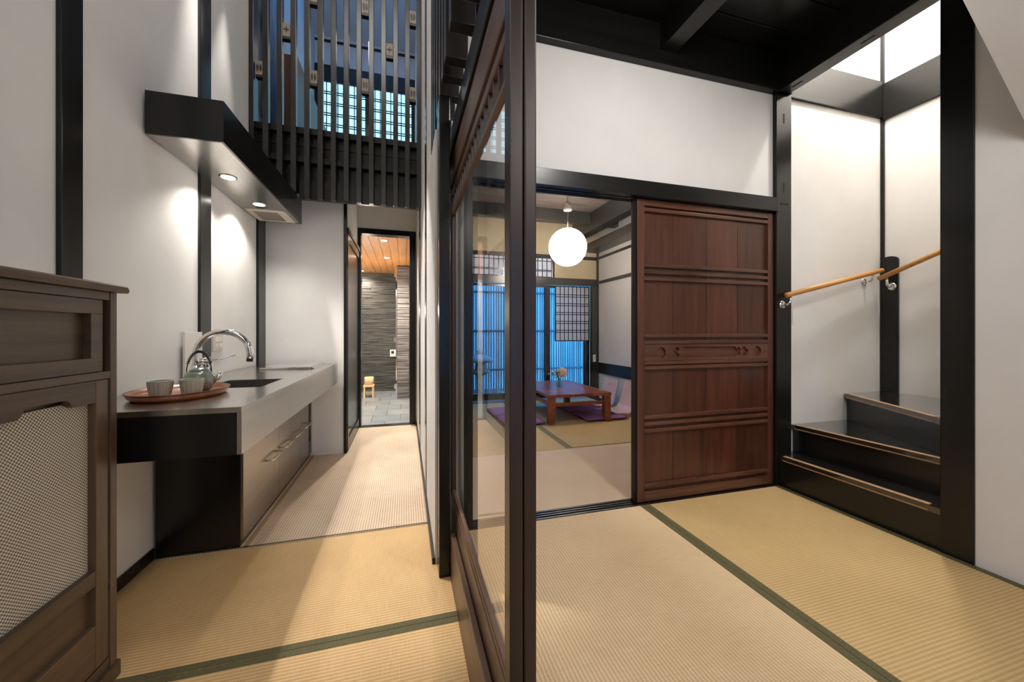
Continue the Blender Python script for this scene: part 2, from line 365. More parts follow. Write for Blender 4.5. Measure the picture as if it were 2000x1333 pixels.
# floor track of the wooden door
struct(boxes('trim_floor_track', [(.2, 2.612, 2.112, 2.215, -.05, -.012), (.2, 2.612, 2.112, 2.128, -.012, .004), (.2, 2.612, 2.144, 2.156, -.012, .004), (.2, 2.612, 2.170, 2.182, -.012, .004), (.2, 2.612, 2.197, 2.215, -.012, .004)], 'black_x'), 'black grooved floor track under the sliding door', 'track')

# ================================================================== KITCHEN
# counter: stainless worktop and apron, black end
ZC = .843
t = thing('kitchen_counter', 'stainless kitchen counter with black end panel and long apron', 'counter', (-.9, 2.6, .666))
bm = bmesh.new()
sx0, sx1, sy0, sy1 = -.985, -.695, 2.18, 2.545
for b in ((-1.188, sx0, 1.62, 3.69), (sx1, -.585, 1.62, 3.69), (sx0, sx1, 1.62, sy0), (sx0, sx1, sy1, 3.69)):
    add_box(bm, *b, ZC-.02, ZC)
mesh_obj('worktop', bm, 'steel', t)
box('apron', (-.60, -.585, 1.622, 3.69, .666, ZC-.0205), 'steel_front', t)
box('end_panel', (-1.186, -.601, 1.62, 1.636, .666, ZC-.0205), 'black_panel', t)
box('bottom_panel', (-1.186, -.601, 1.64, 3.688, .667, .68), 'black_panel', t)
box('far_panel', (-1.186, -.601, 3.674, 3.69, .681, ZC-.0205), 'steel_front', t)
boxes('sink_basin', [(sx0+.001, sx0+.01, sy0+.001, sy1-.001, .70, ZC-.001), (sx1-.01, sx1-.001, sy0+.001, sy1-.001, .70, ZC-.001), (sx0+.01, sx1-.01, sy0+.001, sy0+.01, .70, ZC-.001), (sx0+.01, sx1-.01, sy1-.01, sy1-.001, .70, ZC-.001), (sx0+.01, sx1-.01, sy0+.01, sy1-.01, .69, .705)], 'steel', t)
# cabinet under the counter
t = thing('base_cabinet', 'low cabinet with metal doors and bar handles under the counter', 'cabinet', (-1.0, 3.0, 0))
box('body', (-1.185, -.826, 2.27, 3.778, 0.0, .664), 'black_panel', t)
ys = [2.272, 2.86, 3.13, 3.40, 3.655]
for i in range(4):
    d = box('door', (-.825, -.812, ys[i]+.0015, ys[i+1]-.0015, .035, .655), 'steel_door', t)
    yc = (2.72, 2.99, 3.26, 3.53)[i]; zz = .335; L = .10
    p = [(-.812, yc-L, zz), (-.784, yc-L, zz), (-.778, yc-L+.006, zz), (-.778, yc+L-.006, zz), (-.784, yc+L, zz), (-.812, yc+L, zz)]
    tube('handle', p, .0055, 'brass', d, 8)
box('end_stile', (-.825, -.812, 3.735, 3.777, .035, .655), 'steel_door', t)
box('toe_rail', (-.825, -.815, 3.657, 3.733, .035, .16), 'black_panel', t)
# cooktop cover
t = thing('cooktop_cover', 'polished steel cooktop cover lying on the far end of the counter', 'cooktop', (-.84, 3.37, ZC))
box('cover_plate', (-1.03, -.69, 3.16, 3.62, ZC, ZC+.016), 'chrome', t, .005)
prism('sloped_rim', [(-.69, ZC+.0), (-.66, ZC+.0), (-.69, ZC+.016)], 'y', 3.16, 3.62, 'steel', t)
# faucet
t = thing('kitchen_faucet', 'chrome gooseneck faucet with side lever at the sink', 'faucet', (-1.09, 2.43, ZC))
lathe('base', [(.034, 0), (.034, .008), (.026, .016), (.022, .05), (.019, .10)], (-1.09, 2.43, ZC), 'chrome', t)
pts = [(-1.09, 2.43, ZC+.08), (-1.09, 2.43, ZC+.13)]
R0 = .128
for k in range(0, 15):
    a = PI-(PI*1.06)*k/14; pts.append((-1.09+R0+R0*math.cos(a), 2.43-.0*k, ZC+.155+R0*math.sin(a)*.98))
neck = tube('spout', pts, [.0165]*len(pts), 'chrome', t, 14)
pe, pd = Vector(pts[-1]), (Vector(pts[-1])-Vector(pts[-2])).normalized()
tube('aerator', [pe, pe+pd*.018], .0165, 'dark_metal', t, 14)
tube('spray_head', [Vector(pts[-4]), Vector(pts[-3]), Vector(pts[-2]), pe], [.018, .0185, .019, .0185], 'chrome', t, 14)
tube('valve_body', [(-1.09, 2.45, ZC+.115), (-1.05, 2.49, ZC+.12)], [.018, .021], 'chrome', t, 14)
tube('lever', [(-1.05, 2.49, ZC+.12), (-1.01, 2.51, ZC+.125), (-.965, 2.525, ZC+.142), (-.94, 2.53, ZC+.145)], [.007, .006, .005, .004], 'chrome', t, 8)
prism('valve_foot', [(-1.085, ZC+.1), (-1.045, ZC+.1), (-1.06, ZC+.0), (-1.072, ZC+.0)], 'y', 2.475, 2.487, 'chrome', t)
# white splash board + outlet
box_ = box('splash_board', (-1.186, -1.174, 2.505, 2.69, ZC, 1.122), 'white_plastic', None, .002); tag(box_, 'small white board standing against the wall behind the faucet', 'board')
t = thing('wall_outlet', 'white outlet plate on the wall beside the faucet', 'outlet', (-1.2, 2.92, 1.0))
box('plate', (-1.2, -1.184, 2.85, 2.985, .995, 1.105), 'grille', t, .004)
for yy in (2.885, 2.935):
    for zz in (1.02, 1.06): box('socket', (-1.186, -1.181, yy, yy+.03, zz, zz+.024), 'white_plastic', t, .002)
# tray, cups, pot
TC = (-.945, 1.985)
t = thing('serving_tray', 'oval reddish wooden serving tray on the counter', 'tray', (TC[0], TC[1], ZC))
lathe('tray_body', [(.12, 0), (.165, .0), (.180, .010), (.187, .028), (.182, .029), (.176, .012), (.168, .0092), (.12, .009)], (TC[0], TC[1], ZC), 'tray', t, 48, .88, 1.12)
bm = bmesh.new(); add_tube(bm, [(TC[0]+.88*.186*math.cos(2*PI*k/48), TC[1]+1.12*.186*math.sin(2*PI*k/48), ZC+.0275) for k in range(49)], .0036, 6, False); mesh_obj('rim', bm, 'tray_rim', t, True)
ZT = ZC+.0095
def cup(c, label):
    t = thing('tea_cup', label, 'cup', (c[0], c[1], ZT), 'ribbed tea cups on the tray')
    bm = bmesh.new(); prof = [(.028, 0), (.032, .004), (.037, .03), (.0405, .058), (.0412, .066)]
    seg = 64; rings = []
    for r, z in prof:
        rings.append([bm.verts.new((c[0]+(r+(.0009 if k % 4 < 2 else -.0006)*(1 if .003 < z < .06 else 0))*math.cos(2*PI*k/seg), c[1]+(r+(.0009 if k % 4 < 2 else -.0006)*(1 if .003 < z < .06 else 0))*math.sin(2*PI*k/seg), ZT+z)) for k in range(seg)])
    for r, z in ((.0375, .066), (.034, .03), (.025, .008)):
        rings.append([bm.verts.new((c[0]+r*math.cos(2*PI*k/seg), c[1]+r*math.sin(2*PI*k/seg), ZT+z)) for k in range(seg)])
    for i in range(len(rings)-1):
        for k in range(seg): bm.faces.new((rings[i][k], rings[i][(k+1) % seg], rings[i+1][(k+1) % seg], rings[i+1][k]))
    bm.faces.new(rings[0][::-1]); bm.faces.new(rings[-1]); bmesh.ops.recalc_face_normals(bm, faces=bm.faces)
    mesh_obj('cup_body', bm, 'cup', t, False)
    bm = bmesh.new(); add_tube(bm, [(c[0]+.0394*math.cos(2*PI*k/48), c[1]+.0394*math.sin(2*PI*k/48), ZT+.067) for k in range(49)], .0026, 8, False); mesh_obj('rim', bm, 'cup_rim', t, True)
cup((-.965, 1.878), 'ribbed beige tea cup standing alone on the left of the tray')
cup((-.872, 1.912), 'ribbed beige tea cup in front of the round teapot')
pc = (-.905, 2.045)
t = thing('teapot', 'pale glazed teapot with coiled wire handle behind the right cup', 'teapot', (pc[0], pc[1], ZT))
lathe('pot_body', [(.034, 0), (.052, .012), (.061, .04), (.058, .066), (.046, .086), (.034, .092)], (pc[0], pc[1], ZT), 'pot', t, 32)
lathe('lid', [(.036, 0), (.036, .004), (.022, .012), (.006, .016), (.005, .02), (.009, .026), (.006, .032), (.001, .033)], (pc[0], pc[1], ZT+.0915), 'pot', t, 24)
tube('spout', [(pc[0]+.05, pc[1]+.005, ZT+.04), (pc[0]+.072, pc[1]+.007, ZT+.06), (pc[0]+.082, pc[1]+.008, ZT+.085)], [.016, .011, .008], 'chrome', t, 12)
hp = [(pc[0]+.048*math.cos(PI*k/24), pc[1]+.0*k, ZT+.085+.095*math.sin(PI*k/24)) for k in range(25)]
h = tube('handle', hp, .0022, 'dark_metal', t, 6)
coil = []
for i in range(24*7):
    u = 3+18*i/(24*7); j = int(u); fr = u-j; a = Vector(hp[j]).lerp(Vector(hp[j+1]), fr); d = (Vector(hp[j+1])-Vector(hp[j])).normalized()
    s1 = Vector((0, 1, 0)); s2 = d.cross(s1); ph = 2*PI*i/7.3
    coil.append(a+.0058*(math.cos(ph)*s1+math.sin(ph)*s2))
tube('wire_coil', coil, .0017, 'dark_metal', h, 5)
# range hood
t = thing('range_hood', 'long black range hood with steel underside and two downlights', 'range hood', (-1.03, 2.92, 2.065))
HX0, HX1, HY0, HY1, HZ0, HZ1 = -1.186, -.867, 2.19, 3.66, 2.065, 2.27
boxes('casing', [(HX0, HX1, HY0, HY0+.012, HZ0, HZ1), (HX1-.012, HX1, HY0+.012, HY1, HZ0, HZ1), (HX0, HX1-.012, HY1-.012, HY1, HZ0, HZ1), (HX0, HX1-.012, HY0+.012, HY1-.012, HZ1-.012, HZ1)], 'black_panel', t)
box('underside_plate', (HX0, HX1-.013, HY0+.013, HY1-.013, HZ0+.001, HZ0+.006), 'hood_steel', t)
for yy in (2.675, 3.18):
    d = lathe('downlight', [(.046, 0), (.046, .003), (.038, .004), (.038, .0035)], (-1.035, yy, HZ0-.003), 'chrome', t, 32)
    lathe('bulb', [(.036, 0), (.037, .003), (.03, .004)], (-1.035, yy, HZ0-.0045), 'lamp_glow', d, 32)
    light('hood_downlight', 'SPOT', (-1.035, yy, HZ0-.012), 26, (1, .95, .88), .03, (-1.035, yy, 0), math.radians(132), .6)
v = box('vent_grille', (-1.178, -.905, 3.31, 3.625, HZ0-.006, HZ0+.002), 'grille', t, .002)
for i in range(11): box('louvre_slot', (-1.135, -.965, 3.352+.022*i, 3.361+.022*i, HZ0-.0075, HZ0-.005), 'grille_dark', v)

# ================================================================== CHEST
t = thing('wooden_chest', 'dark wooden chest with woven reed door panels and moulded top', 'chest', (-1.04, 1.08, 0))
CX = -.903; Y0, Y1 = .63, 1.532
box('body', (-1.183, CX-.036, Y0+.012, Y1-.012, .05, 1.245), 'chest_v', t)
prism('top_board', [(-1.183, 1.248), (CX+.018, 1.248), (CX+.022, 1.256), (CX+.018, 1.268), (CX+.008, 1.274), (-1.183, 1.276)], 'y', Y0-.02, Y1+.02, 'chest', t, 0)
for y0, y1 in ((Y0, Y0+.028), (Y1-.028, Y1)):
    box('corner_post', (CX-.03, CX, y0, y1, .0, 1.247), 'chest_v', t, .002)
    box('corner_post', (-1.183, -1.15, y0, y1, .0, 1.247), 'chest_v', t, .002)
box('top_rail', (CX-.028, CX-.002, Y0+.028, Y1-.028, 1.222, 1.247), 'chest', t, .001)
box('middle_rail', (CX-.028, CX+.0, Y0+.028, Y1-.028, .974, .997), 'chest', t, .002)
box('bottom_rail', (CX-.028, CX-.003, Y0+.028, Y1-.028, .05, .085), 'chest', t, .002)
for (a, b) in ((Y0+.04, 1.079), (1.083, 1.485)):     # sliding panels of the upper compartment
    p = box('sliding_panel', (CX-.035, CX-.029, a+.045, b-.045, 1.04, 1.178), 'chest', t)
    boxes('panel_frame', [(CX-.029, CX-.008, a, b, 1.176, 1.221), (CX-.029, CX-.008, a, b, .998, 1.041), (CX-.029, CX-.008, a, a+.046, 1.041, 1.176), (CX-.029, CX-.008, b-.046, b, 1.041, 1.176)], 'chest', p, .0015)
for (a, b) in ((Y0+.03, 1.0805), (1.0825, Y1-.03)):  # doors with woven panels
    c = (a+b)/2
    d = box('door', (CX-.033, CX-.0245, a+.04, b-.04, .385, .915), 'woven', t)
    boxes('door_stile', [(CX-.033, CX-.004, a, a+.05, .09, .972)], 'chest_v', d, .0015)
    boxes('door_stile', [(CX-.033, CX-.004, b-.05, b, .09, .972)], 'chest_v', d, .0015)
    poly = [(a+.05, .972), (b-.05, .972), (b-.05, .905), (c+.085, .905), (c+.072, .912), (c+.065, .925), (c+.05, .930), (c-.05, .930), (c-.065, .925), (c-.072, .912), (c-.085, .905), (a+.05, .905)]
    prism('door_rail', poly, 'x', CX-.0245, CX-.005, 'chest', d)
    box('door_rail', (CX-.0245, CX-.005, a+.05, b-.05, .345, .392), 'chest', d, .0015)
    box('lower_panel', (CX-.033, CX-.022, a+.05, b-.05, .222, .345), 'chest', d)
    box('door_rail', (CX-.0245, CX-.005, a+.05, b-.05, .09, .224), 'chest', d, .0015)
    for zz in (.30, .80): tube('hinge', [(CX-.006, b+.001, zz), (CX-.006, b+.001, zz+.035)], .004, 'dark_metal', d, 8)
box('plinth', (-1.18, CX+.006, Y0-.004, Y1+.008, 0, .05), 'chest', t, .003)

# ================================================================== LATTICE OVER THE PASSAGE
t = thing('lattice_screen', 'tall black lattice screen with small emblem blocks above the passage', 'lattice', (-.53, 3.5, 2.235))
for x0, x1 in ((-1.199, -1.165), (.10, .139)): box('frame_post', (x0, x1, 3.455, 3.56, 2.28 if x0 < 0 else 2.235, 5.6), 'slat', t, .003)
m_long = box_mesh('slat', .041, .05, 3.365, 'slat', .003); m_short = box_mesh('slat', .041, .05, 3.32, 'slat', .003)
for i in range(12):
    x = -1.085+.1005*i
    inst('slat', m_short if x < -.84 else m_long, (x, 3.49, 2.28 if x < -.84 else 2.235), t)
box('rail', (-1.165, .10, 3.516, 3.55, 2.79, 2.84), 'black_x', t); box('rail', (-1.165, .10, 3.516, 3.55, 2.55, 2.60), 'black_x', t)
box('rail', (-.85, .10, 3.516, 3.55, 2.238, 2.40), 'black_x', t); box('rail', (-1.165, .10, 3.516, 3.55, 4.6, 4.65), 'black_x', t)
def emblem(kind, x, z, par):
    y0, y1 = 3.4605, 3.4645
    def pr(poly): prism('emblem', poly, 'y', y0, y1, 'trim_dark', par)
    if kind == 'leaf':
        for s in (-.011, .011):
            pr([(x+s+dx, z+dz) for dx, dz in ((0, .030), (.004, .018), (.0085, .010), (.004, .002), (.009, -.008), (.004, -.018), (.002, -.030), (-.002, -.030), (-.004, -.018), (-.009, -.008), (-.004, .002), (-.0085, .010), (-.004, .018))])
    else:
        pr([(x-.018, z-.003), (x+.018, z-.003), (x+.018, z+.003), (x-.018, z+.003)])
        for s in (.016, -.016): pr([(x+.005*math.cos(PI*k/3), z+s+.005*math.sin(PI*k/3)) for k in range(6)])
for x, z, kind in ((-1.128, 3.25, 'leaf'), (-.934, 3.60, 'div'), (-.733, 3.25, 'leaf'), (-.733, 3.93, 'leaf'), (-.331, 3.93, 'leaf'), (-.331, 3.255, 'leaf'), (-.130, 3.60, 'div'), (.066, 3.93, 'leaf'), (.066, 3.25, 'leaf'), (-1.128, 3.93, 'leaf'), (-.532, 3.60, 'div')):
    if (x, z) == (-.532, 3.60): continue
    b = box('spacer_block', (x-.0285, x+.0285, 3.466, 3.512, z-.055, z+.055), 'lattice_block', t, .002)
    box('block_base', (x-.0285, x+.0285, 3.468, 3.514, z-.075, z-.056), 'trim_dark', b); emblem(kind, x, z, b)
# hanging lattice on the right
t = thing('hanging_lattice', 'row of black hanging lattice bars above the glass door', 'lattice', (.2, 1.6, 2.22))
mb = box_mesh('bar', .092, .055, 2.6, 'slat', .003)
for i, y in enumerate((2.33, 2.20, 2.068, 1.915, 1.765, 1.628, 1.513, 1.336, 1.19, 1.05, .91, .77)): inst('bar', mb, (.20, y+.026, 2.22), t)
box('backing_rail', (.252, .30, .4, 2.42, 4.6, 4.7), 'black_y', t); box('backing_rail', (.252, .30, .4, 2.42, 3.2, 3.3), 'black_y', t)

# ================================================================== UPPER FLOOR BEHIND THE LATTICE
struct(box('floor_upper', (-1.22, .14, 3.56, 5.9, 2.70, 2.82), 'black_x'), 'dark edge of the upper floor behind the lattice', 'floor')
trim((-1.2, .14, 3.565, 3.62, 2.31, 2.70), 'black_x', 'black beam carrying the upper floor')
struct(box('wall_upper_left', (-1.34, -1.21, 3.9, 5.9, 2.60, 6.1), 'white_wall_blue_lit'))
struct(boxes('wall_upper_back', [(-1.22, .14, 5.8, 5.9, 2.82, 3.70), (-1.22, .14, 5.8, 5.9, 4.66, 6.1)], 'white_wall_blue_lit'), 'wall with shoji windows on the upper floor')
trim((-1.22, .14, 5.77, 5.80, 4.64, 4.87), 'black_x', 'black beam above the upper shoji windows')
trim((-1.22, .14, 5.78, 5.80, 5.20, 5.23), 'black_x', 'thin dark rail high on the upper back wall')
struct(box('window_6', (-1.1, .05, 3.9, 5.0, 6.14, 6.15), 'glass'))  # unseen skylight, added to let blue sky light onto the upper walls
struct(prism('ceiling_upper', [(5.0, 5.575), (5.8, 5.28), (5.8, 5.33), (5.0, 6.1), (4.97, 6.1), (4.97, 5.59)], 'x', -1.22, .14, 'white_wall_blue_lit'), 'sloping ceiling of the upper room', 'ceiling')
def shoji(name, x0, x1, y, z0, z1, nx, rows, glow, frame='black', fw=.03, bw=.008, st=False, label=None):
    t = thing(name, label, 'shoji', ((x0+x1)/2, y, z0)) if not st else None
    root = t
    pap = box('paper' if t else name, (x0+fw, x1-fw, y, y+.004, z0+fw, z1-fw), glow, root)
    if st: struct(pap, label, 'window'); root = pap
    for b in ((x0, x1, z0, z0+fw), (x0, x1, z1-fw, z1), (x0, x0+fw, z0+fw, z1-fw), (x1-fw, x1, z0+fw, z1-fw)):
        box('frame', (b[0], b[1], y-.022, y+.012, b[2], b[3]), frame, root)
    for i in range(1, nx):
        x = x0+fw+(x1-x0-2*fw)*i/nx; box('muntin', (x-bw/2, x+bw/2, y-.012, y, z0+fw, z1-fw), frame, root)
    for f in rows:
        z = z0+fw+(z1-z0-2*fw)*f; box('muntin', (x0+fw, x1-fw, y-.010, y-.001, z-bw/2, z+bw/2), frame, root)
    return root
rows = []
for k in range(1, 6): rows += [k/6-.012, k/6+.022]
for i, (a, b) in enumerate(((-1.16, -.52), (-.52, .12))):
    shoji('window_%d' % (2+i), a, b, 5.79, 3.70, 4.66, 8, rows, 'shoji_glow', 'black', .03, .012, True, 'blue lit shoji window on the upper floor, %s one' % ('left' if i == 0 else 'right'))
trim((-1.22, -1.16, 5.78, 5.89, 3.70, 4.66), 'black', 'black jamb left of the upper shoji windows', 0); trim((.12, .14, 5.78, 5.89, 3.70, 4.66), 'black', 'black jamb right of the upper shoji windows', 0)
# things on the upper floor
o = box('wood_cabinet', (-1.205, -1.02, 4.15, 5.7, 2.82, 3.85), 'brown_panel', None, .004); tag(o, 'brown wooden cabinet on the upper floor seen through the lattice', 'cabinet')
bm = bmesh.new()
for k in range(9):
    add_tube(bm, [(-1.17+.01*math.sin(k*2.1), 3.72+.034*k, 3.0), (-1.17+.01*math.cos(k*1.3), 3.72+.034*k, 4.75)], .024, 8)
tag(mesh_obj('hanging_curtain', bm, 'blue_cloth', None, True), 'pale blue hanging curtain at the left end of the upper floor', 'curtain')
for x, y, z0, nm in ((-.55, 5.0, 4.15, 'left'), (-.38, 4.6, 4.15, 'right')):
    t = thing('pendant_lamp', 'slim glowing pendant lamp seen through the lattice, %s one of the two' % nm, 'lamp', (x, y, z0), 'slim pendant lamps upstairs')
    lathe('tube_shade', [(.001, 0), (.02, .02), (.022, .30), (.012, .34), (.001, .345)], (x, y, z0), 'pendant_glow', t, 16)
    tube('cord', [(x, y, z0+.34), (x, y, 5.68 if y > 4.8 else 5.76)], .003, 'dark_metal', t, 6)

# lamps out of view; all pendants except the stairwell one are added for fill
def globe_lamp(c, zt, nm, label, r=.12):
    t = thing(nm, label, 'lamp', (c[0], c[1], zt))
    tube('cord', [(c[0], c[1], c[2]+r+.03), (c[0], c[1], zt)], .004, 'dark_metal', t, 6)
    lathe('cap', [(.05, 0), (.05, .03), (.012, .05)], (c[0], c[1], c[2]+r-.01), 'dark_metal', t, 16)
globe_lamp((1.1, -.85, 2.55), 3.14, 'unseen_pendant', 'added unseen pendant for fill light behind the camera in the entry')
globe_lamp((-.45, -.9, 3.1), 6.1, 'unseen_pendant', 'added unseen pendant for fill light behind the camera in the kitchen')
globe_lamp((.80, 2.75, 2.60), 2.94, 'unseen_pendant', 'small added pendant for fill light, hidden behind the glass door in the tea room', .06)
globe_lamp((-.35, 1.5, 5.0), 6.1, 'unseen_pendant', 'added unseen pendant for ambient fill high above the kitchen')
globe_lamp((3.3, 1.66, 4.02), 4.8, 'unseen_pendant', 'pendant lamp at the top of the stairwell', .06)
t = thing('ceiling_spotlight', 'small black ceiling spotlight washing the wall above the wooden door', 'lamp', (1.3, .5, 3.14))
tube('stem', [(1.3, .5, 3.14), (1.3, .5, 3.02)], .008, 'dark_metal', t, 8)
tube('housing', [(1.3, .43, 3.03), (1.3, .488, 2.945)], [.03, .036], 'dark_metal', t, 16)
for y in (2.62, 3.08):
    t = thing('wall_spotlight', 'small wall spotlight high above the hood, %s one' % ('nearer' if y < 3 else 'farther'), 'lamp', (-1.2, y, 3.66))
    tube('arm', [(-1.19, y, 3.69), (-1.15, y, 3.69)], .008, 'dark_metal', t, 8)
    tube('housing', [(-1.158, y, 3.71), (-1.146, y, 3.64)], [.024, .028], 'dark_metal', t, 14)

# ================================================================== GLASS DOOR
t = thing('glass_door', 'brown framed sliding glass door standing half open beside the passage', 'door', (.24, 1.4, 0))
LX0, LX1, LY0, LY1 = .225, .256, .81, 1.985
def lb(n, y0, y1, z0, z1, m='leaf_y', dx=0, par=None, bev=.003): return box(n, (LX0+dx, LX1-dx, y0, y1, z0, z1), m, par or t, bev)
lb('stile', LY0, LY0+.047, .03, 1.992, 'leaf_v'); lb('stile', LY1-.047, LY1, .03, 1.992, 'leaf_v')
lb('top_rail', LY0+.047, LY1-.047, 1.868, 1.992); lb('bottom_rail', LY0+.047, LY1-.047, .03, .29)
lb('upper_rail', LY0+.047, LY1-.047, 1.812, 1.846, dx=.004); lb('lower_rail', LY0+.047, LY1-.047, 1.716, 1.734, dx=.006)
box('bead', (LX0+.004, LX1-.004, LY0+.047, LY1-.047, .291, .306), 'leaf_y', t, .002); box('bead', (LX0+.007, LX1-.007, LY0+.047, LY1-.047, .306, .322), 'leaf_y', t, .002)
box('bead', (LX0+.006, LX1-.006, LY1-.063, LY1-.047, .322, 1.716), 'leaf_v', t, .002); box('bead', (LX0+.006, LX1-.006, LY0+.047, LY0+.054, .322, 1.716), 'leaf_v', t, .001)
mbar = box_mesh('transom_bar', .016, .012, .078, 'leaf_v', .001)
n = 18
for i in range(n): inst('transom_bar', mbar, ((LX0+LX1)/2, LY0+.08+(LY1-LY0-.16)*i/(n-1), 1.734), t)
box('pane', (.2385, .2425, LY0+.046, LY1-.046, .31, 1.72), 'glass', t)
box('backing_panel', (.2395, .2415, LY0+.046, LY1-.046, 1.845, 1.87), 'leaf_y', t)
box('meeting_stile', (.2585, .288, LY0-.002, LY0+.05, .03, 1.992), 'leaf_v', t, .004)
lb('floor_shoe', LY0, LY1, .004, .0295, dx=.004, bev=0)
# floor board below the glass door
o = box('trim_sill_board', (.2, .221, .5, 1.733, -.01, .2), 'leaf_y', None, .003); struct(o, 'brown low board along the floor below the glass door', 'board')
struct(box('trim_door_track', (.222, .29, -2.2, 2.112, -.05, .003), 'black_y'), 'dark floor track under the glass door', 'track')

# ================================================================== WOODEN SLIDING DOOR
t = thing('wooden_sliding_door', 'reddish brown panelled wooden sliding door with raised battens', 'door', (2.03, 2.16, 0))
DX0, DX1, DY = 1.458, 2.606, 2.1495
zb, zt = .006, 1.993
for a, b in ((DX0, DX0+.052), (DX1-.050, DX1)): box('stile', (a, b, DY-.012, DY+.016, zb, zt), 'door_wood', t, .003)
xs = [DX0+.052, 1.755, 2.035, 2.315, DX1-.050]
xs = [DX0+.052, 1.748, 2.022, 2.295, DX1-.050]
wood('door_plank', srgb(58, 30, 20), srgb(98, 58, 42), 'z', .30); wood('door_plank_red', srgb(63, 32, 22), srgb(108, 61, 44), 'z', .28); wood('door_plank_dark', srgb(57, 31, 22), srgb(96, 58, 42), 'z', .30)
for i in range(4): box('plank', (xs[i]+.0016, xs[i+1]-.0016, DY+.007, DY+.013, zb+.01, zt-.01), ('door_plank_dark', 'door_plank', 'door_plank_red', 'door_plank_dark')[i], t, .001)
def bar(z, h=.024, pr=.013): box('batten', (DX0+.052, DX1-.050, DY-pr, DY+.007, z-h/2, z+h/2), 'door_wood_x', t, .004)
box('rail', (DX0+.052, DX1-.050, DY-.010, DY+.007, 1.955, zt), 'door_wood_x', t, .002)
for z in (1.965, 1.928): bar(z)
for z in (1.562, 1.518, 1.474): bar(z)
for z in (1.097, 1.053): bar(z)
for z in (.917, .885): bar(z)
for z in (.560, .516, .470): bar(z)
for z in (.108,): bar(z)
box('rail', (DX0+.052, DX1-.050, DY-.012, DY+.007, zb, .070), 'door_wood_x', t, .003)
band = box('carved_band', (DX0+.052, DX1-.050, DY-.011, DY+.0065, .931, 1.039), 'door_wood_x', t)
zc_ = .985; cs = []
def cyl_cut(x, r):
    bm = bmesh.new(); add_tube(bm, [(x, DY-.03, zc_ if not isinstance(r, tuple) else r[1]), (x, DY+.004, zc_ if not isinstance(r, tuple) else r[1])], r if not isinstance(r, tuple) else r[0], 24); return mesh_obj('cutter', bm, 'door_wood_x')
L0, L1 = DX0+.052, DX1-.05; W = L1-L0
for fx in (.125, .905): cs.append(cyl_cut(L0+W*fx, .036))
for fx, s in ((.235, 1), (.235+.565, -1)):
    x = L0+W*fx
    for dx, dz in ((-.013*s, 0), (.010*s, .019), (.010*s, -.019)): cs.append(cyl_cut(x+dx, (.0165, zc_+dz)))
cs.append(cyl_cut(L0+W*.745, (.016, zc_+.014))); cs.append(cyl_cut(L0+W*.745, (.016, zc_-.014)))
a, b = L0+W*.275, L0+W*.735
cs.append(prism('cutter', [(a, zc_), (a+.02, zc_-.036), (b-.02, zc_-.036), (b, zc_), (b-.02, zc_+.036), (a+.02, zc_+.036)], 'y', DY-.03, DY+.003, 'door_wood_x'))
cut(band, cs)
box('edge_strip', (DX0-.030, DX0-.002, DY-.002, DY+.014, zb, zt), 'black', t)

# ================================================================== STAIRS
YS = 2.168
def step(name, poly, z, thick, label, front, riser_h):
    t = thing('stair_step', label, 'step', (poly[0][0], poly[0][1], z-riser_h), 'lower stair steps')
    prism('tread', poly, 'z', z-thick, z, 'tread', t, .002)
    (ax, ay), (bx, by) = front; d = Vector((bx-ax, by-ay, 0)); nrm = Vector((d.y, -d.x, 0)).normalized()
    if nrm.x > 0: nrm = -nrm
    i = -nrm
    p0, p1 = Vector((ax, ay, 0))+d.normalized()*.03, Vector((bx, by, 0))-d.normalized()*.05
    def strip(n, o0, o1, z0, z1, m):
        bm = bmesh.new(); q = [p0+i*o0, p1+i*o0, p1+i*o1, p0+i*o1]
        A = [bm.verts.new((v.x, v.y, z0)) for v in q]; B = [bm.verts.new((v.x, v.y, z1)) for v in q]
        bm.faces.new(A[::-1]); bm.faces.new(B)
        for k in range(4): bm.faces.new((A[k], A[(k+1) % 4], B[(k+1) % 4], B[k]))
        bmesh.ops.recalc_face_normals(bm, faces=bm.faces); return mesh_obj(n, bm, m, t)
    strip('nosing_strip', .004, .034, z, z+.003, 'nosing'); strip('nosing_lip', -.0025, -.0005, z-thick+.004, z-thick+.011, 'nosing')
    # riser, set back under the nosing
    q0, q1 = Vector((ax, ay, 0))+i*.022, Vector((bx, by, 0))+i*.022
    bm = bmesh.new(); q = [q0, q1, q1+i*.015, q0+i*.015]
    A = [bm.verts.new((v.x, v.y, z-riser_h)) for v in q]; B = [bm.verts.new((v.x, v.y, z-thick)) for v in q]
    bm.faces.new(A[::-1]); bm.faces.new(B)
    for k in range(4): bm.faces.new((A[k], A[(k+1) % 4], B[(k+1) % 4], B[k]))
    bmesh.ops.recalc_face_normals(bm, faces=bm.faces); mesh_obj('riser', bm, 'black_panel', t)
    return t
step('s1', [(2.632, 1.25), (2.632, 2.117), (2.76, 2.117), (2.76, YS), (2.90, YS), (2.90, 1.25)], .217, .034, 'lowest black stair step with tan anti-slip edge', ((2.632, 2.117), (2.632, 1.25)), .217)
step('s2', [(2.812, YS), (2.835, 1.25), (3.2, 1.25), (3.5, YS)], .422, .034, 'second black stair step from the floor', ((2.812, YS), (2.835, 1.25)), .204)
step('s3', [(3.372, YS), (2.90, 1.38), (2.90, 1.1), (3.806, 1.1), (3.806, YS)], .632, .034, 'third black stair step filling the corner of the stairwell', ((3.372, YS), (2.90, 1.38)), .209)
o = box('base_board', (2.632, 2.66, 1.25, 2.116, .0, .182), 'black_panel', None); struct(o); o.name = 'trim_stair_base'
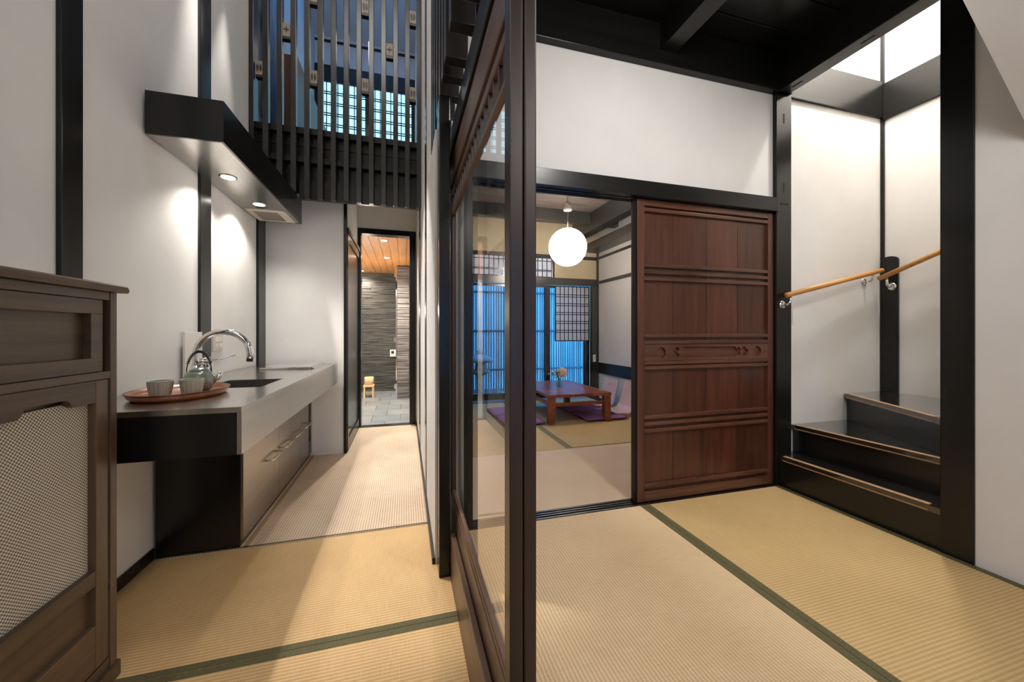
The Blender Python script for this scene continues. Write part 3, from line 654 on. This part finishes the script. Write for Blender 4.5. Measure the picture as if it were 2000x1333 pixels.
# corner board of the stairs
pts = [(2.05, .634), (2.166, .634), (2.166, 1.70)]
for k in range(9): pts.append((2.108+.058*math.cos(PI*k/8), 1.708+.034*math.sin(PI*k/8)))
tag(prism('corner_board', [(y, z) for y, z in pts[:2]]+[(2.166, 1.70)]+[(2.108+.058*math.cos(PI*k/8), 1.708+.03*math.sin(PI*k/8)) for k in range(1, 8)]+[(2.05, 1.70)], 'x', 3.785, 3.808, 'black', None, .002), 'black board with rounded top in the stairwell corner carrying the handrails', 'board')
def bracket(par, base, nrm, top):
    b = Vector(base); n = Vector(nrm); tp = Vector(top)
    k = tube('bracket_rosette', [b, b+n*.006, b+n*.012], [.031, .030, .016], 'chrome', par, 20)
    tube('bracket_arm', [b+n*.01, b+n*.035, b+n*.055+Vector((0, 0, .012)), tp], [.011, .010, .009, .008], 'chrome', k, 10)
t = thing('stair_handrail', 'straight light wooden handrail rising along the back stair wall', 'handrail', (2.68, 2.1, 1.38))
tube('rail', [(2.655, 2.078, 1.388), (3.70, 2.105, 1.620)], .0185, 'rail_wood', t, 16)
bracket(t, (2.665, 2.117, 1.322), (0, -1, 0), (2.70, 2.08, 1.385))
bracket(t, (3.60, 2.169, 1.53), (0, -1, 0), (3.60, 2.104, 1.59))
t = thing('stair_handrail', 'thicker light wooden handrail rising towards the camera at the right', 'handrail', (3.73, 2.1, 1.56))
tube('rail', [(3.715, 2.165-.03, 1.556), (3.73, 1.2, 1.93)], .0185, 'rail_wood', t, 16)
bracket(t, (3.784, 2.085, 1.49), (-1, 0, 0), (3.72, 2.085, 1.562))
t = thing('stair_switch', 'white switch plate on the stair wall below the handrail end', 'switch', (2.80, 2.168, 1.16))
box('plate', (2.765, 2.83, 2.158, 2.169, 1.16, 1.335), 'white_plastic', t, .003); box('rocker', (2.775, 2.82, 2.154, 2.159, 1.18, 1.31), 'grille', t, .002)

# ================================================================== TEA ROOM BEHIND THE SLIDING DOOR
struct(box('wall_room_right', (3.18, 3.28, 2.27, 5.9, -.16, 3.0), 'plaster'), 'white wall on the right of the tea room')
struct(boxes('wall_room_far', [(.2, .86, 5.8, 5.9, -.16, 3.0), (3.07, 3.28, 5.8, 5.9, -.16, 3.0), (.86, 3.07, 5.8, 5.9, 2.345, 3.0), (2.36, 3.07, 5.8, 5.9, 2.0, 2.345)], 'plaster_cream'), 'cream wall above the garden windows of the tea room')
trim((.2, 3.18, 5.775, 5.80, 1.9, 2.02), 'black_x', 'black lintel over the garden doors')
trim((.2, 3.18, 5.785, 5.80, 2.345, 2.40), 'black_x', 'dark rail above the garden transom')
trim((3.165, 3.18, 2.27, 5.8, 2.36, 2.40), 'black_y', 'dark upper rail on the right tea room wall', 0)
trim((3.165, 3.18, 2.27, 5.8, 1.94, 1.99), 'black_y', 'dark lower rail on the right tea room wall', 0)
trim((3.16, 3.18, 2.27, 5.8, .43, .61), 'black_y', 'wide black band low on the right tea room wall', 0)
trim((3.15, 3.182, 5.77, 5.802, 0, 2.5), 'black', 'black corner post of the tea room')
trim((3.03, 3.15, 5.765, 5.80, 0, 1.9), 'black', 'black jamb beside the garden doors')
trim((.78, .88, 5.765, 5.80, 0, 1.9), 'black', 'black jamb at the left end of the garden doors')
trim((2.335, 2.375, 5.78, 5.81, 2.02, 2.345), 'black', 'short black post ending the transom')
cr = struct(box('ceiling_room', (.2, 3.28, 2.215, 5.9, 2.96, 3.0), 'black_x'), 'dark board ceiling of the tea room', 'ceiling')
wood('room_board', srgb(62, 56, 50), srgb(112, 104, 96), 'x', .35)
mb = box_mesh('ceiling_board', 3.0, .238, .02, 'room_board', .003)
for i in range(15): inst('ceiling_board', mb, (1.69, 2.36+.243*i, 2.94), cr)
for y in (2.95, 4.05, 5.15): trim((.2, 3.18, y, y+.12, 2.76, 2.94), 'black_x', 'black crosswise ceiling beam in the tea room at depth %.1f' % y)
trim((2.93, 3.18, 2.27, 5.8, 2.47, 2.60), 'black_y', 'black boxed edge along the right tea room ceiling')
trim((2.70, 2.86, 2.27, 5.8, 2.66, 2.93), 'black_y', 'black lengthwise beam under the tea room ceiling')
# transom and garden doors
rows2 = []
for k in range(1, 4): rows2 += [k/4-.03, k/4+.03]
shoji('window_4', .86, 1.60, 5.80, 2.02, 2.345, 9, [.30, .36, .85], 'room_shoji', 'black', .012, .011, True, 'left shoji transom above the garden doors')
shoji('window_5', 1.60, 2.335, 5.80, 2.02, 2.345, 9, [.30, .36, .85], 'room_shoji', 'black', .012, .011, True, 'right shoji transom above the garden doors')
def glass_panel(x0, x1, y, label, st=.045, zbot=.04, ztop=1.9):
    t = thing('garden_door', label, 'door', ((x0+x1)/2, y, zbot))
    box('stile', (x0, x0+st, y, y+.03, zbot, ztop), 'black', t); box('stile', (x1-st, x1, y, y+.03, zbot, ztop), 'black', t)
    box('rail', (x0+st, x1-st, y, y+.03, ztop-.04, ztop), 'black', t); box('rail', (x0+st, x1-st, y, y+.03, zbot, zbot+.10), 'black', t)
    box('pane', (x0+st, x1-st, y+.013, y+.017, zbot+.10, ztop-.04), 'glass', t); return t
glass_panel(.97, 1.62, 5.845, 'left clear glass garden door')
glass_panel(1.58, 2.27, 5.805, 'middle clear glass garden door behind the flowers')
g3 = glass_panel(2.22, 3.04, 5.845, 'right garden door with shoji upper half', .10)
rr = []
for k in range(1, 6): rr += [k/6-.018, k/6+.022]
t = NT('shoji_paper'); t.n.remove(t.b)
a_ = t.add('ShaderNodeBsdfTranslucent'); a_.inputs[0].default_value = (.80, .78, .80, 1); b_ = t.add('ShaderNodeBsdfDiffuse'); b_.inputs[0].default_value = (.86, .83, .84, 1)
mx = t.add('ShaderNodeMixShader'); mx.inputs[0].default_value = .70; t.link(a_.outputs[0], mx.inputs[1]); t.link(b_.outputs[0], mx.inputs[2]); t.link(mx.outputs[0], t.out.inputs[0]); M['shoji_paper'] = t.m
t = thing('shoji_screen', 'white shoji screen covering the upper half of the right garden door', 'shoji', (2.71, 5.83, .985))
def shoji_part(t, x0, x1, y, z0, z1, nx, rws, paper, fw, bw):
    box('paper', (x0+fw, x1-fw, y, y+.003, z0+fw, z1-fw), paper, t)
    for b in ((x0, x1, z0, z0+fw), (x0, x1, z1-fw, z1), (x0, x0+fw, z0+fw, z1-fw), (x1-fw, x1, z0+fw, z1-fw)): box('frame', (b[0], b[1], y-.012, y+.008, b[2], b[3]), 'black', t)
    for i in range(1, nx): x = x0+fw+(x1-x0-2*fw)*i/nx; box('muntin', (x-bw/2, x+bw/2, y-.010, y, z0+fw, z1-fw), 'black', t)
    for f in rws: z = z0+fw+(z1-z0-2*fw)*f; box('muntin', (x0+fw, x1-fw, y-.008, y-.001, z-bw/2, z+bw/2), 'black', t)
shoji_part(t, 2.40, 3.03, 5.828, .97, 1.895, 8, rr, 'shoji_paper', .016, .011)
t = thing('shoji_screen', 'white shoji screen at the left end of the garden doors', 'shoji', (.92, 5.83, .985))
shoji_part(t, .88, .985, 5.828, .97, 1.895, 1, rr, 'shoji_paper', .012, .011)
t = thing('room_switch', 'small white switch on the black jamb in the tea room', 'switch', (3.10, 5.765, .62))
box('plate', (3.065, 3.115, 5.757, 5.7655, .62, .74), 'white_plastic', t, .002); box('rocker', (3.078, 3.102, 5.754, 5.758, .645, .715), 'grille', t)
# paper lantern
LC = (2.03, 4.5, 2.225); LR = .243
t = thing('paper_lantern', 'round white paper lantern glowing in the tea room', 'lantern', (LC[0], LC[1], 2.94))
bm = bmesh.new(); bmesh.ops.create_uvsphere(bm, u_segments=40, v_segments=28, radius=LR, matrix=Matrix.Translation(LC))
shade = mesh_obj('lamp_shade', bm, 'lantern_glow', t, True)
light('lantern_bulb', 'POINT', LC, 430, (1, .93, .87), .05)
plain('lantern_rib', srgb(240, 230, 222), .8)
for k in range(1, 18):
    a = PI*k/18-PI/2; r = LR*math.cos(a)+.0006
    bm = bmesh.new(); add_tube(bm, [(LC[0]+r*math.cos(2*PI*j/40), LC[1]+r*math.sin(2*PI*j/40), LC[2]+LR*math.sin(a)) for j in range(41)], .0011, 4, False); mesh_obj('rib', bm, 'lantern_rib', shade)
tube('cord', [(LC[0], LC[1], LC[2]+LR-.01), (LC[0], LC[1], 2.94)], .004, 'dark_metal', t, 8)
lathe('canopy', [(.055, 0), (.055, .02), (.03, .05), (.03, .10)], (LC[0], LC[1], 2.70), 'grille', t, 20)
# low table
t = thing('low_table', 'low reddish wooden table in the middle of the tea room', 'table', (2.08, 4.87, 0))
TX0, TX1, TY0, TY1, TZ = 1.66, 2.505, 4.22, 5.53, .362
box('table_top', (TX0, TX1, TY0, TY1, TZ-.036, TZ), 'table_wood', t, .004)
box('inlay_line', (TX0+.075, TX0+.08, TY0+.02, TY1-.02, TZ, TZ+.0012), 'tray_rim', t); box('inlay_line', (TX1-.08, TX1-.075, TY0+.02, TY1-.02, TZ, TZ+.0012), 'tray_rim', t)
for x in (TX0+.005, TX1-.09):
    for y in (TY0+.005, TY1-.09):
        prism('leg', [(x, 0), (x+.085, 0), (x+.085, TZ-.037), (x, TZ-.037)], 'y', y, y+.085, 'table_wood', t, .006)
for y in (TY0+.03, TY1-.06): box('stretcher', (TX0+.09, TX1-.09, y, y+.03, .215, .255), 'table_wood', t)
for x in (TX0+.03, TX1-.06): box('stretcher', (x, x+.03, TY0+.09, TY1-.09, .215, .255), 'table_wood', t)
# cushions
def cushion(x0, x1, y0, y1, label, h=.055):
    bm = bmesh.new(); N = 14; top = {}; bot = {}
    for i in range(N+1):
        for j in range(N+1):
            u, v = i/N*2-1, j/N*2-1; ed = (1-abs(u)**5)*(1-abs(v)**5)
            x = (x0+x1)/2+(x1-x0)/2*u*(1-.04*(1-abs(v))**0*abs(v)**2*0); y = (y0+y1)/2+(y1-y0)/2*v
            top[i, j] = bm.verts.new((x, y, .5*h+.5*h*ed**.6*(1-.12*math.exp(-8*(u*u+v*v))))); bot[i, j] = bm.verts.new((x, y, .5*h-.5*h*ed**.6))
    for i in range(N):
        for j in range(N):
            bm.faces.new((top[i, j], top[i+1, j], top[i+1, j+1], top[i, j+1])); bm.faces.new((bot[i, j], bot[i, j+1], bot[i+1, j+1], bot[i+1, j]))
    bmesh.ops.remove_doubles(bm, verts=bm.verts, dist=1e-5); bmesh.ops.recalc_face_normals(bm, faces=bm.faces)
    tag(mesh_obj('floor_cushion', bm, 'cushion', None, True), label, 'cushion', 'purple floor cushions around the table')
cushion(2.17, 2.76, 4.23, 4.755, 'purple floor cushion at the near right side of the table')
cushion(2.17, 2.76, 4.775, 5.30, 'purple floor cushion at the far right side of the table')
cushion(1.12, 1.64, 4.25, 4.76, 'purple floor cushion at the near left side of the table')
cushion(1.12, 1.64, 4.78, 5.28, 'purple floor cushion at the far left side of the table')
# legless chairs
def zaisu(yc, label):
    t = thing('legless_chair', label, 'chair', (2.92, yc, 0), 'pale legless chairs')
    w2 = .20; th = .012
    path = [(2.62, .075), (2.70, .068), (2.82, .062), (2.875, .075), (2.91, .115), (2.93, .18), (2.965, .30), (3.0, .43)]
    def ribbon(n, pp, wf):
        bm = bmesh.new(); rows = []
        for i, (x, z) in enumerate(pp):
            d = Vector((pp[min(i+1, len(pp)-1)][0]-pp[max(i-1, 0)][0], pp[min(i+1, len(pp)-1)][1]-pp[max(i-1, 0)][1])).normalized()
            nx, nz = -d.y, d.x; W_ = wf(i/(len(pp)-1))
            rows.append([bm.verts.new(p) for p in ((x, yc-W_, z), (x, yc+W_, z), (x-nx*th, yc+W_, z-nz*th), (x-nx*th, yc-W_, z-nz*th))])
        for i in range(len(rows)-1):
            for k in range(4): bm.faces.new((rows[i][k], rows[i][(k+1) % 4], rows[i+1][(k+1) % 4], rows[i+1][k]))
        bm.faces.new(rows[0][::-1]); bm.faces.new(rows[-1]); bmesh.ops.recalc_face_normals(bm, faces=bm.faces)
        return mesh_obj(n, bm, 'zaisu', t)
    ribbon('seat', path[:4], lambda f: w2)
    back = ribbon('backrest', path[3:], lambda f: w2-.018*f)
    pl = []
    for k in range(9): a = PI*k/8; pl.append((yc+.052*math.cos(a), .315+.032*math.sin(a)))
    for k in range(9): a = PI-PI*k/8; pl.append((yc+.046*math.cos(a), .315+.012*math.sin(a)))
    pl = pl[:9]+pl[10:-1]
    c = prism('cutter', pl, 'x', 2.85, 3.05, 'zaisu'); cut(back, [c])
    for s in (-.17, .14): box('base_skid', (2.64, 2.86, yc+s, yc+s+.03, 0, .052), 'zaisu', t)
zaisu(5.045, 'pale pink legless chair farther along the right wall')
zaisu(4.52, 'pale pink legless chair nearer the sliding door')
# flowers
VC = (2.045, 4.82, TZ)
t = thing('flower_vase', 'small clear glass vase on the low table', 'vase', VC)
lathe('glass_body', [(.022, 0), (.036, .004), (.044, .03), (.038, .065), (.026, .10), (.032, .125), (.030, .125), (.024, .10), (.035, .065), (.040, .03), (.02, .008)], VC, 'glass_pot', t, 24)
t = thing('flower_bouquet', 'white hydrangea bouquet with green buds in the glass vase', 'flowers', (VC[0], VC[1], TZ+.012))
rnd = random.Random(3)
bm = bmesh.new()
for k in range(7):
    a = rnd.random()*6.28; add_tube(bm, [(VC[0]+.012*math.cos(a), VC[1]+.012*math.sin(a), TZ+.012), (VC[0]-.004*math.cos(a), VC[1], TZ+.09), (VC[0]+.05*math.cos(a)+.0, VC[1]+.04*math.sin(a), TZ+.18)], .003, 6)
mesh_obj('stem', bm, 'leaf_green', t)
bm = bmesh.new()
fc = Vector((VC[0]+.045, VC[1]-.01, TZ+.205))
for k in range(150):
    z = 1-2*(k+.5)/150; ph = k*2.39996; n = Vector((math.sqrt(1-z*z)*math.cos(ph), math.sqrt(1-z*z)*math.sin(ph), z)); p = fc+n*.068*rnd.uniform(.92, 1.05)
    q = n.to_track_quat('Z', 'Y'); tw = rnd.random()*1.57
    for j in range(4):
        a = tw+j*PI/2; vv = [p, p+q @ Vector((.011*math.cos(a-.5), .011*math.sin(a-.5), .003)), p+q @ Vector((.015*math.cos(a), .015*math.sin(a), .004)), p+q @ Vector((.011*math.cos(a+.5), .011*math.sin(a+.5), .003))]
        bm.faces.new([bm.verts.new(x) for x in vv])
bmesh.ops.create_icosphere(bm, subdivisions=2, radius=.06, matrix=Matrix.Translation(fc))
mesh_obj('flower_head', bm, 'petal', t)
bm = bmesh.new(); bm2 = bmesh.new()
for k in range(70):
    p = Vector((VC[0]-.06+rnd.gauss(0, .035), VC[1]+rnd.gauss(0, .035), TZ+.185+rnd.gauss(0, .035))); d = Vector((rnd.gauss(0, 1), rnd.gauss(0, 1), rnd.gauss(.3, 1))).normalized()
    q = d.to_track_quat('X', 'Z'); L = rnd.uniform(.03, .05)
    bm.faces.new([bm.verts.new(p+q @ Vector(x)) for x in ((0, 0, 0), (L*.4, L*.22, .002), (L, 0, .004), (L*.4, -L*.22, .002))])
    if k % 3 == 0: bmesh.ops.create_icosphere(bm2, subdivisions=1, radius=.010, matrix=Matrix.Translation(p+d*.03))
mesh_obj('foliage', bm, 'leaf_green', t)['kind'] = 'stuff'; mesh_obj('buds', bm2, 'bud', t)['kind'] = 'stuff'

# ================================================================== GARDEN
struct(box('floor_garden', (-.5, 5.2, 5.9, 8.6, -.35, -.2), 'garden_soil'), 'dark soil of the small garden', 'ground')
o = box('floor_deck', (.2, 3.3, 5.905, 6.25, -.12, -.04), 'brown_panel'); struct(o, 'narrow wooden deck outside the garden doors', 'deck')
t = thing('bamboo_fence', 'tall bluish bamboo fence closing the garden', 'fence', (2.2, 7.6, -.2))
bm = bmesh.new(); add_lathe(bm, [(.024, 0), (.025, .6), (.0265, .61), (.025, .62), (.0245, 1.3), (.026, 1.31), (.0245, 1.32), (.024, 2.55), (.02, 2.56)], (0, 0, 0), 8)
mp = bpy.data.meshes.new('bamboo_pole'); bm.to_mesh(mp); bm.free(); mp.materials.append(M['fence'])
for i in range(88): inst('bamboo_pole', mp, (-.05+.0535*i, 7.6+random.uniform(-.008, .008), -.2+random.uniform(-.02, .02)), t)
for z in (.35, 1.15, 1.95): tube('rail', [(-.1, 7.56, z), (4.7, 7.56, z)], .022, 'fence_rail', t, 8)
t = thing('stone_lantern', 'old stone lantern standing in the garden behind the glass door', 'lantern', (1.32, 6.75, -.2))
lathe('base', [(.17, 0), (.17, .08), (.10, .12)], (1.32, 6.75, -.2), 'garden_stone', t, 8); lathe('shaft', [(.075, 0), (.065, .2), (.075, .42)], (1.32, 6.75, -.08), 'garden_stone', t, 12)
lathe('platform', [(.09, 0), (.17, .05), (.17, .09)], (1.32, 6.75, .34), 'garden_stone', t, 6); lathe('fire_box', [(.10, 0), (.10, .15)], (1.32, 6.75, .43), 'garden_stone', t, 6)
lathe('roof', [(.25, 0), (.26, .03), (.16, .10), (.06, .14)], (1.32, 6.75, .58), 'garden_stone', t, 6); lathe('finial', [(.05, 0), (.065, .05), (.04, .10), (.005, .13)], (1.32, 6.75, .72), 'garden_stone', t, 12)
def shrub(c, r, label, n=130, group='garden plants'):
    bm = bmesh.new(); rd = random.Random(int(c[0]*100))
    for k in range(n):
        d = Vector((rd.gauss(0, 1), rd.gauss(0, 1), abs(rd.gauss(0, 1)))).normalized(); p = Vector(c)+d*r*rd.uniform(.35, 1); q = Vector((rd.gauss(0, 1), rd.gauss(0, 1), rd.gauss(0, 1))).to_track_quat('X', 'Z'); L = rd.uniform(.06, .12)
        bm.faces.new([bm.verts.new(p+q @ Vector(x)) for x in ((0, 0, 0), (L*.4, L*.25, .004), (L, 0, .008), (L*.4, -L*.25, .004))])
    t = thing('garden_shrub', label, 'plant', c, group); mesh_obj('foliage', bm, 'garden_leaf', t)['kind'] = 'stuff'
    bm = bmesh.new()
    for k in range(5): add_tube(bm, [(c[0], c[1], c[2]), (c[0]+rd.gauss(0, .3)*r, c[1]+rd.gauss(0, .3)*r, c[2]+r*.8)], .006, 5)
    mesh_obj('stem', bm, 'fence_rail', t)
shrub((2.22, 6.5, -.2), .30, 'pale leafy garden plant seen behind the low table'); shrub((2.95, 6.6, -.2), .28, 'pale leafy garden plant outside the right garden door')
shrub((1.80, 6.95, -.2), .2, 'pale leafy garden plant right of the stone lantern'); shrub((.82, 6.7, -.2), .22, 'pale leafy garden plant left of the stone lantern')
def bould(c, r, label):
    bm = bmesh.new(); rd = random.Random(int(c[0]*77)); bmesh.ops.create_icosphere(bm, subdivisions=3, radius=r)
    for v in bm.verts: v.co = Vector((v.co.x*1.3, v.co.y, v.co.z*.7))*(1+.12*math.sin(9*v.co.x/r)*math.cos(7*v.co.y/r)+.05*rd.random())+Vector(c)
    tag(mesh_obj('garden_rock', bm, 'garden_stone', None, True), label, 'rock', 'garden rocks')
bould((1.5, 6.4, -.12), .11, 'rounded garden rock in front of the stone lantern'); bould((1.12, 6.38, -.13), .1, 'small garden rock left of the stone lantern')

# ================================================================== BATHROOM
bf = struct(box('floor_bath', (-1.0, .12, 4.84, 8.1, -.2, -.075), 'grout'), 'grey stone tile floor of the bathroom', 'floor')
for i in range(8):
    for j in range(3):
        x0 = -.99+.37*j-(.18 if i % 2 else 0); x1 = x0+.365
        x0, x1 = max(x0, -.99), min(x1, .09)
        if x1-x0 > .03: box('floor_tile', (x0, x1, 4.845+.4*i, 5.24+.4*i, -.08, -.06), 'bath_tile' if (i*3+j) % 2 else 'bath_tile_light', bf, .002)
    x0 = -.99+.37*3-.18
    if i % 2: box('floor_tile', (x0, .09, 4.845+.4*i, 5.24+.4*i, -.08, -.06), 'bath_tile', bf, .002)
def stone_wall(name, plane, a0, a1, pos, z0, z1, mat, label, h=.034, sgn=-1, depth=.03):
    rd = random.Random(hash(name) % 1000 if False else len(name))
    back = (a0, a1, pos, pos+.08*-sgn, z0, z1) if plane == 'y' else (pos, pos+.08*-sgn, a0, a1, z0, z1)
    b = back; b = (min(b[0], b[1]), max(b[0], b[1]), min(b[2], b[3]), max(b[2], b[3]), b[4], b[5])
    wl = struct(box(name, b, 'trim_dark'), label)
    bm = bmesh.new(); z = z0
    while z < z1-.004:
        hh = min(rd.uniform(.6, 1.3)*h, z1-z); a = a0
        while a < a1-.004:
            ln = rd.uniform(.12, .42); a2 = min(a+ln, a1); d = rd.uniform(.15, 1)*depth
            if plane == 'y': add_box(bm, a+.001, a2-.001, pos+sgn*d if sgn < 0 else pos, pos if sgn < 0 else pos+d, z+.003, z+hh-.003)
            else: add_box(bm, pos+sgn*d if sgn < 0 else pos, pos if sgn < 0 else pos+d, a+.001, a2-.001, z+.0015, z+hh-.0015)
            a = a2
        z += hh
    s = mesh_obj('ledge_stones', bm, mat, wl); s['kind'] = 'stuff'
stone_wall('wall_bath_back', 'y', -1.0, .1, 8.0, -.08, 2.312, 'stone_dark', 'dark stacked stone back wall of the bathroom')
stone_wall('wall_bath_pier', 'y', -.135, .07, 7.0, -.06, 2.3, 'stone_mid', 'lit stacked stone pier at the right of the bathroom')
stone_wall('wall_bath_right', 'x', 4.86, 7.9, .125, -.08, 2.3, 'stone_rough', 'rough stone right wall of the bathroom', .03, -1, .045)
struct(box('wall_bath_left', (-1.08, -1.0, 4.84, 8.1, -.2, 2.4), 'plaster'), 'plain left wall of the bathroom')
cb = struct(box('ceiling_bath', (-1.05, .14, 4.84, 8.1, 2.33, 2.40), 'trim_dark'), 'wood plank ceiling of the bathroom', 'ceiling')
mp = box_mesh('ceiling_plank', .112, 3.2, .02, 'cedar', .003)
for i in range(10): inst('ceiling_plank', mp, (-.96+.1155*i, 6.45, 2.31), cb)
for k, (x, y) in enumerate(((-.26, 5.12), (-.28, 6.30), (-.80, 7.75))):
    t = thing('bath_downlight', ('bathroom ceiling downlight nearest the door', 'middle bathroom ceiling downlight', 'bathroom ceiling downlight near the back wall')[k], 'downlight', (x, y, 2.31), 'bathroom downlights')
    lathe('trim_ring', [(.055, 0), (.055, .006), (.04, .006)], (x, y, 2.303), 'chrome', t, 24); lathe('bulb', [(.037, 0), (.038, .004)], (x, y, 2.301), 'lamp_glow', t, 24)
    light('bath_downlight', 'SPOT', (x, y, 2.295), (190, 190, 90)[k], (1, .94, .84), .03, (x, y, 0), math.radians(150), .7)
light('bath_bounce_fill', 'POINT', (-.62, 6.7, 1.5), 20, (1, .9, .75), .06)  # added without a fixture, stands in for light bounced onto the planks
# doorway frame, threshold
struct(boxes('door_1', [(-.554, -.498, 4.725, 4.85, 0, 2.346), (.053, .126, 4.725, 4.85, 0, 2.346), (-.498, .053, 4.725, 4.85, 2.283, 2.346), (-.498, .053, 4.725, 4.85, -.07, .0)], 'black', None, .003), 'black frame of the bathroom doorway', 'door frame')
# glass partition edge and hinges
t = thing('shower_glass', 'clear glass shower panel with metal edge in the bathroom', 'glass panel', (-.15, 7.5, -.06))
box('pane', (-.152, -.144, 7.0, 7.96, -.06, 2.28), 'glass', t); box('edge_profile', (-.158, -.138, 6.985, 7.0, -.06, 2.29), 'chrome', t)
for z in (.12, .95, 2.1): box('hinge', (-.185, -.135, 6.975, 7.03, z, z+.08), 'chrome', t, .004)
t = thing('bath_remote', 'small white bath control panel with dark display on the stone wall', 'control panel', (-.22, 7.96, .63))
box('plate', (-.29, -.17, 7.925, 7.968, .63, .77), 'white_plastic', t, .004); box('display', (-.265, -.215, 7.922, 7.926, .69, .745), 'trim_dark', t)
t = thing('bath_stool', 'pale wooden bath stool on the bathroom floor', 'stool', (-.63, 7.3, -.06))
box('seat', (-.72, -.54, 7.2, 7.42, .135, .165), 'bath_wood', t, .004)
for x in (-.715, -.57): prism('leg', [(x, -.06), (x+.025, -.06), (x+.025, .134), (x, .134)], 'y', 7.21, 7.41, 'bath_wood', t)
box('stretcher', (-.689, -.571, 7.3, 7.32, 0, .05), 'bath_wood', t)
t = thing('bath_bucket', 'pale wooden bath bucket turned upside down on the stool', 'bucket', (-.63, 7.31, .165))
lathe('bucket_body', [(.085, 0), (.08, .14), (.076, .142)], (-.63, 7.31, .165), 'bath_wood', t, 20); lathe('hoop', [(.0835, 0), (.0855, .004), (.0845, .012), (.082, .014)], (-.63, 7.31, .20), 'brass', t, 20)
# dark sliding door of the passage
t = thing('passage_sliding_door', 'dark sliding door on the left of the passage', 'door', (-.52, 4.25, 0))
box('panel', (-.531, -.524, 3.83, 4.70, .03, 2.0), 'black', t)
for y0, y1 in ((3.805, 3.85), (4.68, 4.722)): box('stile', (-.534, -.512, y0, y1, .005, 2.05), 'black', t, .002)
box('rail', (-.534, -.512, 3.85, 4.68, 1.98, 2.05), 'black_y', t, .002); box('rail', (-.534, -.512, 3.85, 4.68, .005, .12), 'black_y', t, .002)
trim((-.536, -.505, 3.80, 4.725, 2.06, 2.10), 'black_y', 'thin dark head rail above the passage sliding door')
